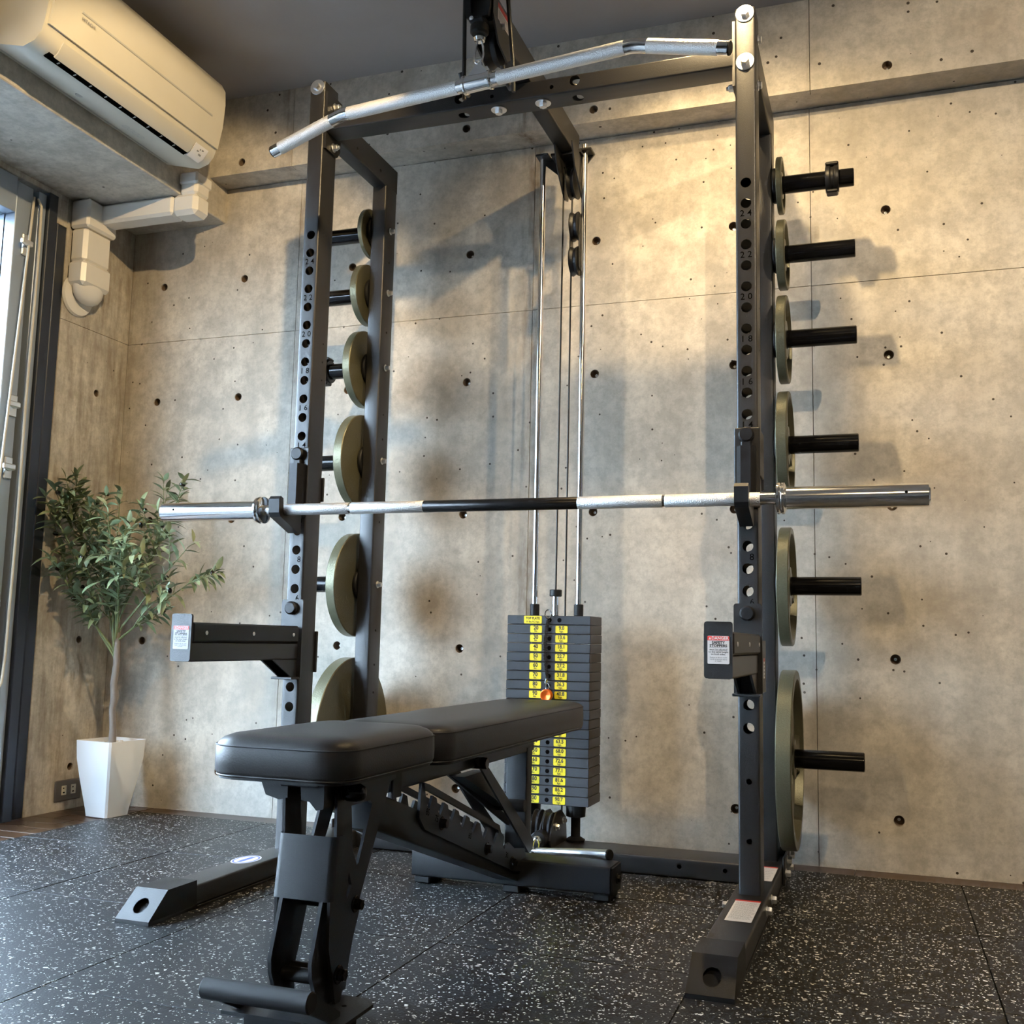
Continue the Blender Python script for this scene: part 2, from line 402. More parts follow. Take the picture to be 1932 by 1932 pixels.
    def build(s, name, mats, parent=None, label=None, smooth=35, kind=None, loc=None):
        if not isinstance(mats, (list, tuple)): mats = [mats]
        me = bpy.data.meshes.new(name)
        off = Vector(loc) if loc is not None else Vector((0, 0, 0))
        me.from_pydata([tuple(Vector(v) - off) for v in s.v], [], s.f)
        for m in mats: me.materials.append(m)
        me.polygons.foreach_set('material_index', s.m)
        bm = bmesh.new(); bm.from_mesh(me)
        bmesh.ops.remove_doubles(bm, verts=bm.verts, dist=1e-5)
        bmesh.ops.recalc_face_normals(bm, faces=bm.faces); bm.to_mesh(me); bm.free()
        if smooth:
            me.polygons.foreach_set('use_smooth', [True] * len(me.polygons)); me.set_sharp_from_angle(angle=math.radians(smooth))
        me.update()
        o = bpy.data.objects.new(name, me); COL.objects.link(o)
        if parent: o.parent = parent
        if loc is not None: o.location = off
        if label: o['label'] = label
        if kind: o['kind'] = kind
        return o
_gl = {}
def glyphs(body, bold, align):
    k = (body, bold, align)
    if k not in _gl:
        c = bpy.data.curves.new('t', 'FONT'); c.body = body; c.size = 1.0; c.align_x = align; c.align_y = 'CENTER'; c.resolution_u = 2; c.offset = bold
        o = bpy.data.objects.new('t', c); COL.objects.link(o)
        dg = bpy.context.evaluated_depsgraph_get(); dg.update()
        me = o.evaluated_get(dg).to_mesh()
        vs = [(v.co.x, v.co.y) for v in me.vertices]; fs = [tuple(p.vertices) for p in me.polygons]
        o.evaluated_get(dg).to_mesh_clear()
        bpy.data.objects.remove(o); bpy.data.curves.remove(c); _gl[k] = (vs, fs)
    return _gl[k]
def thing(name, label, cat, group=None, loc=(0, 0, 0)):
    o = bpy.data.objects.new(name, None); COL.objects.link(o); o.location = loc; o.empty_display_size = 0.05
    o['label'] = label; o['category'] = cat
    if group: o['group'] = group
    return o
def tag(o, label, cat, group=None):
    o['label'] = label; o['category'] = cat
    if group: o['group'] = group
    return o
def emptypart(name, parent=None, kind=None, label=None):
    o = bpy.data.objects.new(name, None); COL.objects.link(o); o.empty_display_size = 0.05
    if parent: o.parent = parent
    if kind: o['kind'] = kind
    if label: o['label'] = label
    return o
def share(src, parent, loc=(0, 0, 0), rot=None):
    o = src.copy(); COL.objects.link(o); o.parent = parent; o.location = loc
    if rot is not None: o.rotation_euler = rot
    return o
def circ(cx, cy, r, n=20): return [(cx + r * math.cos(2 * PI * i / n), cy + r * math.sin(2 * PI * i / n)) for i in range(n)]
def rrect(x0, x1, y0, y1, r, n=6):
    out = []
    for cx, cy, a0 in ((x1 - r, y1 - r, 0), (x0 + r, y1 - r, 90), (x0 + r, y0 + r, 180), (x1 - r, y0 + r, 270)):
        for k in range(n + 1):
            a = math.radians(a0 + 90 * k / n); out.append((cx + r * math.cos(a), cy + r * math.sin(a)))
    return out
X, Y, Z = Vector((1, 0, 0)), Vector((0, 1, 0)), Vector((0, 0, 1))

# ------------------------------------------------------------------ room
DW, XL, BX, BZ, BY, CZ = 0.642, -1.69, -1.305, 2.018, 0.535, 2.415
XR, YF = 3.3, -5.0
def structure(o): o['kind'] = 'structure'; return o
# back wall: poured panels with cone holes over a core slab
wb = structure(MB().box(XL - .2, XR + .1, DW + .027, DW + .2, -0.05, CZ + .1, 0).build('wall_back', M['concrete_core'], smooth=0)); wb['label'] = 'poured concrete back wall with form joints and tie holes'
HX = [-1.549 - .0, -1.215, -0.795, -0.372, 0.046, 0.463, 0.887, 1.307, 1.727, 2.147]; HZ = [0.131, 0.551, 0.966, 1.388, 1.808]
HX = [-1.549, -1.215, -0.795, -0.372, 0.046, 0.463, 0.887, 1.307, 1.727, 2.147, 2.567]
cup = None
def tie_hole(parent, p, d, r=0.0135, depth=0.022):
    global cup
    mb = MB(); p = Vector(p); d = Vector(d)
    u = d.orthogonal().normalized(); w = d.cross(u)
    mb.lathe([(r + .0004, -0.0002), (r * .93, depth * .6), (r * .82, depth), (r * .35, depth), (r * .3, depth + .0015)], (0, 0, 0), d, 20, 0, cap=False)
    mb.lathe([(r * .3, depth + .001), (r * .05, depth + .0012)], (0, 0, 0), d, 20, 1, cap=False)
    o = mb.build('tie_hole', [M['hole'], M['zinc']], parent, smooth=30); o.location = p
    return o
xs = [XL, -1.003, -0.157, 0.683, 1.523, 2.363, XR]; zs = [-0.02, 1.605, 2.14]
g = 0.0009
for i in range(len(xs) - 1):
    for j in range(2):
        x0, x1, z0, z1 = xs[i] + g, xs[i + 1] - g, zs[j] + g, zs[j + 1] + (0 if j else -g)
        hs = [(x, z) for x in HX for z in HZ if x0 + .02 < x < x1 - .02 and z0 + .02 < z < z1 - .02]
        dy = random.uniform(-0.0006, 0.0006)
        MB().prism([(x0, z0), (x1, z0), (x1, z1), (x0, z1)], [circ(a, b, 0.0135) for a, b in hs], (0, DW + .026, 0), X, Z, 0.026 + dy).build('concrete_panel', M['concrete'], wb, smooth=0)
        for a, b in hs: tie_hole(wb, (a, DW, b), Y)
# beam along the back wall
bb = structure(MB().box(BX, XR, BY + .03, DW + .1, BZ + .125, CZ + .05, 0).build('trim_1', M['concrete'], smooth=0)); bb['label'] = 'concrete beam along the top of the back wall'
bxs = [BX, -0.982, 0.692, 2.37, XR]
for i in range(4):
    x0, x1 = bxs[i] + g, bxs[i + 1] - g
    hs = [x for x in (-1.178, -0.353, 0.061, 0.898, 1.31, 1.73, 2.15) if x0 + .02 < x < x1 - .02]
    MB().prism([(x0, 2.14), (x1, 2.14), (x1, CZ + .03), (x0, CZ + .03)], [circ(a, 2.18, 0.0135) for a in hs], (0, BY + .032, 0), X, Z, 0.032).build('concrete_panel', M['concrete'], bb, smooth=0)
    for a in hs: tie_hole(bb, (a, BY, 2.18), Y)
# left wall return beside the window, with its own panels
wl = structure(MB().box(XL - .3, XL - .027, 0.311, DW + .1, -0.05, 2.1, 0).build('wall_left', M['concrete_core'], smooth=0)); wl['label'] = 'concrete wall return between window and corner'
for z0, z1 in ((-0.02, 1.605), (1.605, 2.04)):
    hs = [z for z in (0.134, 0.551, 0.966, 1.395, 1.808) if z0 < z < z1]
    MB().prism([(0.309, z0 + g), (DW, z0 + g), (DW, z1 - g), (0.309, z1 - g)], [circ(0.499, z, 0.0125) for z in hs], (XL - .026, 0, 0), Y, Z, 0.026).build('concrete_panel', M['concrete'], wl, smooth=0)
    for z in hs: tie_hole(wl, (XL, 0.499, z), -X, 0.0125)
structure(MB().box(XL - .3, XL - .001, 0.2445, 0.3095, 1.9155, 2.04, 0.001).build('trim_4', M['concrete'], smooth=0))
lintel = structure(MB().box(XL - .3, XL, YF, 0.309, 2.0, 2.1, 0.002).build('trim_2', M['concrete'], smooth=0)); lintel['label'] = 'concrete strip above the window'
lb = structure(MB().box(XL - .3, BX, YF, DW + .05, BZ, CZ + .05, 0.003).build('trim_3', M['concrete'], smooth=0)); lb['label'] = 'deep concrete beam over the window carrying the air conditioner'
wl2 = structure(MB().box(XL - .3, XL, YF - .1, -3.0, -0.05, 2.05, 0).build('wall_left', M['plaster'], smooth=0))
wr = structure(MB().box(XR, XR + .15, YF - .1, DW + .1, -0.05, CZ + .05, 0).build('wall_right', M['plaster'], smooth=0))
wf = structure(MB().box(XL - .3, XR + .1, YF - .15, YF, -0.05, CZ + .05, 0).build('wall_front', M['plaster'], smooth=0))
ce = structure(MB().box(XL - .3, XR + .15, YF - .15, DW + .2, CZ, CZ + .15, 0).build('ceiling', M['ceil'], smooth=0))
fl = structure(MB().box(XL - .3, XR + .15, YF - .15, DW + .2, -0.12, -0.012, 0).build('floor', M['sub'], smooth=0)); fl['label'] = 'floor of black speckled rubber tiles with a dark wood border'
# rubber tiles
TX0, TP, TY1, TPY = -1.4545, 0.4965, 0.5500, 0.4900
tile = None
for i in range(10):
    for j in range(12):
        x = TX0 + TP * i; y = TY1 - TPY * (j + 1)
        if x + TP > XR: continue
        if y < YF: continue
        if tile is None:
            tile = MB().box(0.0013, TP - .0013, 0.0013, TPY - .0013, -0.0120, 0, 0.0005).build('rubber_tile', M['rubber'], fl, smooth=0); o = tile
        else: o = share(tile, fl)
        o.location = (x, y, random.uniform(-0.0004, 0.0)); 
# wood border: planks along X
def plank(x0, x1, y0, y1):
    MB().box(x0 + .0006, x1 - .0006, y0 + .0005, y1 - .0005, -0.012, -0.003, 0.001).build('wood_plank', M['wood'], fl, smooth=0)
y = DW
k = 0
while y > -3.0:
    y0 = y - 0.075
    cut = XL + (0.09 if k % 2 else 0.17)
    for a, b in ((XL, cut), (cut, TX0 - .001)): plank(a, b, y0, y)
    y = y0; k += 1
x = TX0
while x < XR - .05:
    x1 = min(x + random.uniform(0.5, 0.9), XR)
    plank(x, x1, TY1 + .001, DW); x = x1

# ------------------------------------------------------------------ window on the left
win = emptypart('window_1', None, 'structure', 'tall aluminium window with blue-grey frame')
def wbox(name, x0, x1, y0, y1, z0, z1, m, c=0.002): return MB().box(x0, x1, y0, y1, z0, z1, c).build(name, m, win)
wbox('outer_jamb', -1.80, -1.692, 0.268, 0.309, -0.01, 1.915, M['aludark'])
wbox('guide_rail', -1.712, -1.694, 0.246, 0.266, 0.0, 1.88, M['alu'])
wbox('frame_jamb', -1.80, -1.672, 0.206, 0.244, -0.01, 1.995, M['aludark'])
wbox('jamb_cover', -1.80, -1.684, 0.173, 0.205, 0.0, 1.985, M['alu'])
wbox('jamb_groove', -1.80, -1.712, 0.155, 0.172, 0.0, 1.985, M['dark'])
wbox('sash_stile', -1.76, -1.690, 0.088, 0.154, 0.02, 1.985, M['alu'])
wbox('head_rail', -1.80, -1.688, -2.98, 0.086, 1.88, 1.995, M['alu'])
wbox('sill_rail', -1.80, -1.688, -2.98, 0.086, -0.005, 0.06, M['aludark'])
for yy in (-0.95, -1.98): wbox('mullion', -1.77, -1.70, yy - .035, yy + .035, 0.06, 1.88, M['alu'])
wbox('end_jamb', -1.80, -1.68, -3.0, -2.98, -0.005, 1.995, M['aludark'])
for a, b in ((-0.915, 0.088), (-1.945, -0.985), (-2.98, -2.015)):
    wbox('glass_pane', -1.736, -1.730, a, b, 0.06, 1.88, M['glass'], 0)
# latches on the stile
for z in (1.79, 1.27, 1.075):
    lt = MB(); lt.box(-1.690, -1.682, 0.118, 0.150, z - .035, z + .035, 0.003); lt.cyl((-1.684, 0.134, z), (-1.665, 0.134, z), 0.009, 14)
    lt.box(-1.672, -1.660, 0.096, 0.142, z - .008, z + .010, 0.003)
    lt.build('window_latch', M['zinc'], win, label='small silver latch on the window stile')
cd = MB()
pts = [(-1.682, 0.166, 1.955), (-1.668, 0.168, 1.93)] + [(-1.664 + .002 * math.sin(k), 0.166 - .003 * k / 10, 1.93 - k * .13) for k in range(1, 12)]
pts += [(-1.660, 0.150, 0.42), (-1.658, 0.120, 0.375), (-1.658, 0.085, 0.36), (-1.658, 0.055, 0.385), (-1.660, 0.050, 0.45)] + [(-1.664, 0.052 + .006 * k, 0.45 + k * .11) for k in range(1, 13)] + [(-1.682, 0.150, 1.955)]
cd.sweep(pts, 0.0042, 8)
tag(cd.build('blind_cord', M['cord']), 'looped cream cord hanging down the window frame', 'cord')
# outside: louvred screen and lower fence, darkened ground
lf = thing('louvre_screen', 'white horizontal louvre screen seen outside through the window', 'screen', loc=(0, 0, 0))
for k in range(11):
    z = 1.50 + k * .085
    MB().box(-3.52, -3.50, 0.9, 3.1, z, z + .042, 0.002).build('slat', M['louvre'], lf)
for yy in (0.9, 3.05): MB().box(-3.56, -3.522, yy, yy + .05, -0.1, 2.45, 0.002).build('post', M['louvre'], lf)
lf2 = thing('garden_fence', 'grey outdoor fence of vertical boards below the louvre screen', 'fence')
for k in range(18):
    yy = 0.6 + k * .16
    MB().box(-3.95, -3.93, yy, yy + .09, -0.1, 1.25, 0.002).build('board', M['fencew'], lf2)
for z in (0.15, 1.0): MB().box(-3.928, -3.90, 0.6, 3.4, z, z + .06, 0.002).build('rail', M['fencew'], lf2)
gr = structure(MB().box(-60, XL - .3, -60, 60, -0.2, -0.1, 0).build('ground', M['outside'], smooth=0)); gr['label'] = 'ground outside the window with shade put into its dark colour'

# ------------------------------------------------------------------ ceiling track lamps (out of frame, the last pair added as fill)
for i, (l, t, w, a) in enumerate(LAMPS):
    th = thing('track_spotlight', 'small white ceiling spotlight out of frame, hanging %s' % ('in front of the right upright', 'between the crossbeam and the back wall', 'over the middle of the bench', 'beside the air conditioner', 'right of the rack as added fill for the lower wall', 'behind the camera as added room fill')[i], 'lamp')
    d = (Vector(t) - Vector(l)).normalized(); L0 = Vector(l)
    MB().lathe([(0.034, 0.028), (0.036, -0.02), (0.036, -0.09), (0.02, -0.11)], L0, d, 20, cap=False).build('shade', M['lampw'], th)
    MB().cyl(L0 - d * .055, L0 - d * .05, 0.031, 20).build('bulb', M['glow'], th)
    MB().cyl((l[0], l[1], CZ), (l[0], l[1], l[2] + .03), 0.010, 10).cyl((l[0], l[1], CZ), (l[0], l[1], CZ - .015), 0.04, 20).build('stem', M['lampw'], th)

# ------------------------------------------------------------------ power rack
UX = 0.5745; UW, UD = 0.047, 0.075
rack = thing('power_rack', 'black steel half rack with numbered uprights and built-in cable tower', 'rack')
MS = M['steel']
holes = []
for k in range(1, 27): holes += [('-V', 1.70 - .05 * k - .048, 0, 0.0122), ('+V', 1.70 - .05 * k - .048, 0, 0.0122)]
for z in (0.286, 0.160): holes += [('-V', z - .048, 0, 0.0065), ('+V', z - .048, 0, 0.0065)]
side_small = [('%sU', z - .048, 0.012, 0.003) for z in (1.36, 1.31, 1.26)]
for sx in (-1, 1):
    hh = holes + [(('+U' if sx < 0 else '-U'), p, o, r) for _, p, o, r in side_small] + [(('-U' if sx < 0 else '+U'), p, o, r) for _, p, o, r in side_small]
    up = MB().tube((sx * UX, UD / 2, 0.048), Z, X, 2.085 - .048, UW, UD, 0.0045, hh).build('front_upright', MS, rack)
    for k, nme in ((2.5, '24'), (4.5, '22'), (6.5, '20'), (8.5, '18'), (10.5, '16'), (12.5, '14'), (14.5, '12'), (16.5, '10'), (18.5, '8'), (20.5, '6')):
        MB().text(' '.join(nme) if len(nme) > 1 else '   ' + nme, 0.0215, (sx * UX, -0.0005, 1.70 - .05 * k), X * 1.0, Z, bold=0.004).build('height_number', M['dark'], up, smooth=0)
    # rear upright, side rail
    ru_h = [(('+U' if sx < 0 else '-U'), z - .048, 0, 0.004) for z in (1.72, 1.50, 1.245, 1.17, 0.92, 0.60, 0.50, 0.42)]
    MB().tube((sx * UX, 0.4245, 0.048), Z, X, 1.953 - .048 + .004, UW, 0.073, 0.0045, ru_h).build('rear_upright', MS, rack)
    mb = MB()
    mb.tube((sx * UX, 0.0752, 1.9915), Y, X, 0.461 - .0752, UW, 0.077, 0.0045, [(('+U' if sx < 0 else '-U'), 0.12, 0.01, 0.006), (('+U' if sx < 0 else '-U'), 0.27, 0.01, 0.006)])
    mb.build('side_rail', MS, rack)
    # bracket plate on inner face of upright
    xi = sx * (UX - UW / 2)
    pl = [(0.004, 1.895), (0.070, 1.895), (0.085, 1.915), (0.085, 2.058), (0.004, 2.058)]
    MB().prism(pl, [], (xi - (0.007 if sx > 0 else -0.001 + 0.001), 0, 0), Y, Z, 0.0065 if sx > 0 else 0.0065).build('bracket_plate', MS, rack)
    for z in (2.070, 1.949): MB().bolt((sx * UX, -0.0002, z), -Y, 0.0215, 0.0105, 0.010).build('bolt', M['zinc'], rack)
    for z in (2.028, 1.912):
        m_ = MB(); xin = xi - sx * .0068
        m_.bolt((xin, 0.045, z), -sx * X, 0.0125, 0.009, 0.012); m_.cyl((xin - sx * .014, 0.045, z), (xin - sx * .020, 0.045, z), 0.005, 10)
        m_.bolt((sx * (UX + UW / 2), 0.050, z), sx * X, 0.0125, 0.009, 0.008); m_.build('bolt', M['zinc'], rack)
    # floor foot
    ft = MB().tube((sx * UX, -0.50, 0.0265), Y, X, 0.985, 0.078, 0.043, 0.005).build('foot', MS, rack)
    c = MB()
    yb, yt0, yt1 = -0.562, -0.503, -0.405
    W2 = 0.0405
    slope = [( -W2, 0.0), (W2, 0.0), (W2 - .003, 0.0762), (-W2 + .003, 0.0762)]
    U2 = X; V2 = Vector((0, yt0 - yb, 0.058 - .008)).normalized(); Ls = math.hypot(yt0 - yb, .05)
    c.prism([(-W2, 0), (W2, 0), (W2 - .002, Ls), (-W2 + .002, Ls)], [[(0.0155 * math.cos(2 * PI * i / 20), Ls * .45 + .0185 * math.sin(2 * PI * i / 20)) for i in range(20)]], (sx * UX, yb, 0.008), U2, V2, 0)
    xa, xb = sx * UX - W2, sx * UX + W2
    for xx, q in ((xa, .002), (xb, -.002)):
        c.add([(xx, yb, .008), (xx + q, yt0, .058), (xx + q, yt1, .058), (xx, yt1, .008)], [(0, 1, 2, 3)])
        c.add([(xx, yb, .008), (xx, yt1, .008), (xx, yt1, .0), (xx, yb, .0)], [(0, 1, 2, 3)])
    c.add([(xa + .002, yt0, .058), (xb - .002, yt0, .058), (xb - .002, yt1, .058), (xa + .002, yt1, .058)], [(0, 1, 2, 3)])
    c.add([(xa + .002, yt1, .058), (xb - .002, yt1, .058), (xb, yt1, .0), (xa, yt1, .0)], [(0, 1, 2, 3)])
    c.add([(xa, yb, .0), (xb, yb, .0), (xb, yb, .008), (xa, yb, .008)], [(0, 1, 2, 3)])
    c.build('foot_cap', M['plastic'], ft, smooth=20)
    h_ = MB(); h_.prism([(-.034, 0.004), (.034, 0.004), (.034, Ls - .004), (-.034, Ls - .004)], [], (sx * UX, yb + .012, 0.002), U2, V2, 0); h_.box(xa, xb, -0.40, 0.48, 0.0, 0.005, 0.001); h_.build('foot_pad', M['rubberb'], ft)
    # foot hardware
    m_ = MB()
    for yy in (-0.045, 0.06): m_.bolt((sx * (UX + .039), yy, 0.030), sx * X, 0.011, 0.009, 0.010)
    m_.bolt((sx * (UX - .039), -0.045, 0.034), -sx * X, 0.010, 0.008, 0.010)
    m_.build('bolt', M['zinc'], rack)
    br = MB(); br.box(sx * (UX + .040), sx * (UX + .046), 0.33, 0.50, 0.005, 0.070, 0.002); br.box(sx * (UX - .0), sx * (UX + .046), 0.470, 0.476, 0.048, 0.070, 0.002)
    br.build('rear_bracket', MS, rack)
    m_ = MB()
    for yy, zz in ((0.35, 0.03), (0.39, 0.055), (0.43, 0.03), (0.47, 0.052)): m_.bolt((sx * (UX + .046), yy, zz), sx * X, 0.012, 0.009, 0.010)
    m_.build('bolt', M['zinc'], rack)
# stickers on the feet
def sticker(o_parent, name, p, U, V, w, h, mi_rows):
    mb = MB(); U = Vector(U); V = Vector(V); W = U.cross(V).normalized() * .0004; p = Vector(p)
    mb.prism(rrect(-w / 2, w / 2, -h / 2, h / 2, min(w, h) * .06, 3), [], p + W, U, V, 0, 0)
    mb.prism([(-w / 2, h * .44), (w / 2, h * .44), (w / 2, h * .5), (-w / 2, h * .5)], [], p + W * 1.6, U, V, 0, 1)
    nrow = mi_rows
    for r in range(nrow):
        y = h * .36 - r * h * .8 / nrow; xx = -w * .42
        while xx < w * .36:
            ww = random.uniform(.04, .12) * w
            mb.prism([(xx, y), (xx + ww, y), (xx + ww, y + h * .012), (xx, y + h * .012)], [], p + W * 1.6, U, V, 0, 2); xx += ww + .02 * w
    return mb.build(name, [M['white'], M['red'], M['ink2']], o_parent, smooth=0)
feet = [o for o in rack.children if o.name.startswith('foot')]
fR = [o for o in feet if (o.data.vertices[0].co.x > 0)][0]; fL = [o for o in feet if (o.data.vertices[0].co.x < 0)][0]
sticker(fR, 'warning_sticker', (0.578, -0.140, 0.0482), X, Y, 0.052, 0.180, 16)
sticker(fR, 'warning_sticker', (0.578, 0.235, 0.0482), X, Y, 0.056, 0.16, 7)
ov = MB(); a = math.radians(90)
ov.prism([(0.030 * math.cos(t), 0.048 * math.sin(t)) for t in [2 * PI * i / 28 for i in range(28)]], [], (-0.586, -0.143, 0.0484), X, Y, 0, 0)
ov.prism([(0.027 * math.cos(t), 0.044 * math.sin(t)) for t in [2 * PI * i / 28 for i in range(28)]], [[(0.023 * math.cos(t), 0.039 * math.sin(t)) for t in [2 * PI * i / 28 for i in range(28)]]], (-0.586, -0.143, 0.0486), X, Y, 0, 1)
ov.prism([(-.006, -.03), (.006, -.03), (.010, .03), (-.002, .03)], [], (-0.588, -0.143, 0.0487), X, Y, 0, 1)
ov.build('oval_badge', [M['white'], M['blue']], fL, smooth=0, label='white and blue oval sticker')
# cross members
cbh = []
for xo in (-0.155, 0.155): cbh += [('-U', xo + .545, 0.006, 0.0138), ('+U', xo + .545, 0.006, 0.0138), ('-V', xo + .545, 0.0, 0.0148), ('+V', xo + .545, 0.0, 0.0148)]
cbh += [('-U', .545 + .095, -0.002, 0.0055), ('-U', .545 - .065, -0.002, 0.0055)]
# crossbeam: axis X, U = Y (depth), V = Z
MB().tube((-0.5445, 0.0360, 1.9655), X, Y, 1.089, 0.070, 0.045, 0.004, cbh).build('crossbeam', MS, rack)
m_ = MB()
for xx in (-0.056, 0.064): m_.bolt((xx, 0.033, 1.9428), -Z, 0.0205, 0.0105, 0.010)
m_.build('bolt', M['zinc'], rack)
MB().tube((-0.535, 0.386, 0.0245), X, Y, 1.07, 0.132, 0.047, 0.005, [('-U', 0.535 + .365, 0.004, 0.006), ('-U', 0.535 + .478, 0.004, 0.006), ('-U', 0.535 - .365, 0.004, 0.006)]).build('rear_crossmember', MS, rack)
# weight pegs on the rear uprights
PZ = [1.820, 1.624, 1.390, 1.104, 0.7345, 0.298]; PY = 0.4245
for sx in (-1, 1):
    for z in PZ:
        x0 = sx * (UX + UW / 2)
        pg = MB().cyl((x0 + sx * .010, PY, z), (sx * .8075, PY, z), 0.0238, 28, 0.002).build('weight_peg', M['gloss'], rack)
        MB().cyl((x0 + sx * .0002, PY, z), (x0 + sx * .0118, PY, z), 0.047, 28, 0.003).build('flange', M['rubberb'], pg)
        xi = sx * (UX - UW / 2)
        MB().bolt((xi - sx * .0002, PY, z), -sx * X, 0.0105, 0.0075, 0.012).build('bolt', M['zinc'], pg)

# ---- cable tower parts
AX = 0.016
arm = MB().tube((AX, -0.274, 2.0265), Y, X, 0.734, 0.047, 0.076, 0.004).build('pulley_arm', MS, rack)
st = MB(); px = AX + .0239
st.prism([(-0.245, 2.012), (-0.165, 2.012), (-0.165, 2.052), (-0.245, 2.052)], [], (px, 0, 0), Y, Z, 0.0003, 0)
st.prism([(-0.245, 2.040), (-0.165, 2.040), (-0.165, 2.052), (-0.245, 2.052)], [], (px + .0004, 0, 0), Y, Z, 0.0003, 1)
for r in range(5): st.prism([(-0.240, 2.0155 + r * .0045), (-0.172, 2.0155 + r * .0045), (-0.172, 2.0170 + r * .0045), (-0.240, 2.0170 + r * .0045)], [], (px + .0004, 0, 0), Y, Z, 0.0002, 2)
st.build('warning_sticker', [M['white'], M['red'], M['ink2']], arm, smooth=0)
# front pulley block
fp = MB()
for xx in (AX - .0285, AX + .0245): fp.prism([(-0.285, 2.0), (-0.245, 1.950), (-0.185, 1.935), (-0.145, 1.965), (-0.135, 2.005)], [], (xx, 0, 0), Y, Z, 0.004)
fp.build('pulley_bracket', MS, rack)
def pulley(name, c, axis, r, w, parent=rack):
    mb = MB(); c = Vector(c); axis = Vector(axis)
    mb.lathe([(r * .25, -w / 2), (r * .8, -w * .42), (r, -w / 2), (r, -w * .38), (r * .86, 0), (r, w * .38), (r, w / 2), (r * .8, w * .42), (r * .25, w / 2)], c, axis, 32)
    return mb.build(name, M['plastic'], parent)
pulley('pulley', (AX, -0.195, 1.968), X, 0.046, 0.030)
MB().bolt((AX + .0240, -0.225, 2.002), X, 0.011, 0.008, 0.010).build('bolt', M['zinc'], rack)
# cable stop box and lat cable
cs = MB(); tl = Vector((0, -.12, .993)).normalized()
cs.prism([(-0.026, 0), (0.026, 0), (0.031, .02), (0.033, .12), (-0.033, .12), (-0.031, .02)], [[(-0.014, .010), (0.014, .010), (0.016, .055), (-0.016, .055)]], (0.010, -0.2885, 1.990), X, tl, 0.010)
cs.prism([(-0.024, 0), (0.024, 0), (0.031, .12), (-0.031, .12)], [], (0.010, -0.2765, 1.990), X, tl, 0.003)
cs.build('cable_guide', M['plastic'], rack)
sb = MB(); sb.box(-0.012, 0.028, -0.300, -0.256, 1.978, 1.994, 0.006); sb.cyl((0.008, -0.276, 1.982), (0.008, -0.276, 1.958), 0.0215, 20, .004)
sb.build('cable_stop', M['rubberb'], rack)
MB().bolt((-0.003, -0.3005, 1.986), -Y, 0.005, 0.003, 0.002).build('bolt', M['zinc'], rack)
MB().lathe([(0.004, 0), (0.012, 0.003), (0.0145, 0.010), (0.012, 0.017), (0.005, 0.020)], (0.008, -0.274, 1.9595), -Z, 20).build('cable_ball', M['chrome'], rack)
# U shaped rod hanger
for xx, q in ((-0.038, -1), (0.068, 1)):
    MB().sweep([(xx - q * .012, -0.265, 2.085), (xx - q * .002, -0.262, 2.075), (xx, -0.258, 2.058), (xx + q * .008, -0.232, 1.89), (xx + q * .008, -0.226, 1.835)], 0.0048, 10).build('bar_holder', MS, rack)
    MB().sweep([(xx - .031, -0.200, 1.920), (xx - .024, -0.180, 1.885), (xx - .015, -0.185, 1.868), (xx + q * .008, -0.226, 1.850)], 0.0058, 12).build('holder_peg', MS, rack)
# rear bracket of the tower
rb = MB()
rb.prism([(-0.078, 1.992), (-0.020, 1.940), (0.0, 1.945), (0.02, 1.95), (0.045, 1.945), (0.085, 1.992), (0.085, 2.0), (-0.078, 2.0)], [], (0.003, 0.4535, 0), X, Z, 0.005)
rb.box(-0.078, -0.040, 0.405, 0.450, 1.990, 1.996, 0.001); rb.box(0.046, 0.090, 0.405, 0.450, 1.990, 1.996, 0.001)
rb.box(-0.03, 0.062, 0.40, 0.45, 1.982, 1.990, 0.001)
rb.build('rod_bracket', MS, rack)
rp = MB()
for xx in (0.0, 0.052): rp.prism([(0.33, 1.985), (0.47, 1.985), (0.49, 1.94), (0.475, 1.87), (0.44, 1.86), (0.36, 1.925)], [], (xx, 0, 0), Y, Z, 0.004)
rp.build('pulley_bracket', MS, rack)
pulley('pulley', (0.030, 0.435, 1.905), X, 0.046, 0.022)
MB().bolt((0.056, 0.445, 1.905), X, 0.010, 0.007, 0.008).build('bolt', M['zinc'], rack)
RXs = (-0.0605, 0.0665); RY = 0.425
for xx, zt in zip(RXs, (2.004, 2.016)):
    MB().cyl((xx, RY, 0.045), (xx, RY, zt), 0.0088, 20).build('guide_rod', M['chrome'], rack)
    MB().cyl((xx, RY, 0.6492), (xx, RY, 0.682), 0.0132, 18).build('rod_collar', M['rubberb'], rack)
    pd = MB(); pd.lathe([(0.024, 0.0), (0.026, 0.006), (0.0125, 0.014), (0.0125, 0.062), (0.026, 0.066), (0.027, 0.090), (0.026, 0.0962)], (xx, RY, 0.0482), Z, 24)
    pd.build('rubber_bumper', M['rubberb'], rack)
MB().cyl((0.000, RY, 0.6492), (0.000, RY, 0.704), 0.0098, 18).build('lift_bolt', M['chrome'], rack)
MB().cyl((0.000, RY, 0.703), (0.000, RY, 0.722), 0.0172, 20).build('lift_cap', M['rubberb'], rack)
MB().cyl((0.000, RY, 0.72), (0.004, RY, 1.955), 0.0026, 8).build('cable', M['rubberb'], rack)
MB().cyl((0.027, RY, 0.12), (0.030, RY, 1.66), 0.0026, 8).build('cable', M['rubberb'], rack)
MB().cyl((0.030, RY, 1.79), (0.031, RY, 1.90), 0.0026, 8).build('cable', M['rubberb'], rack)
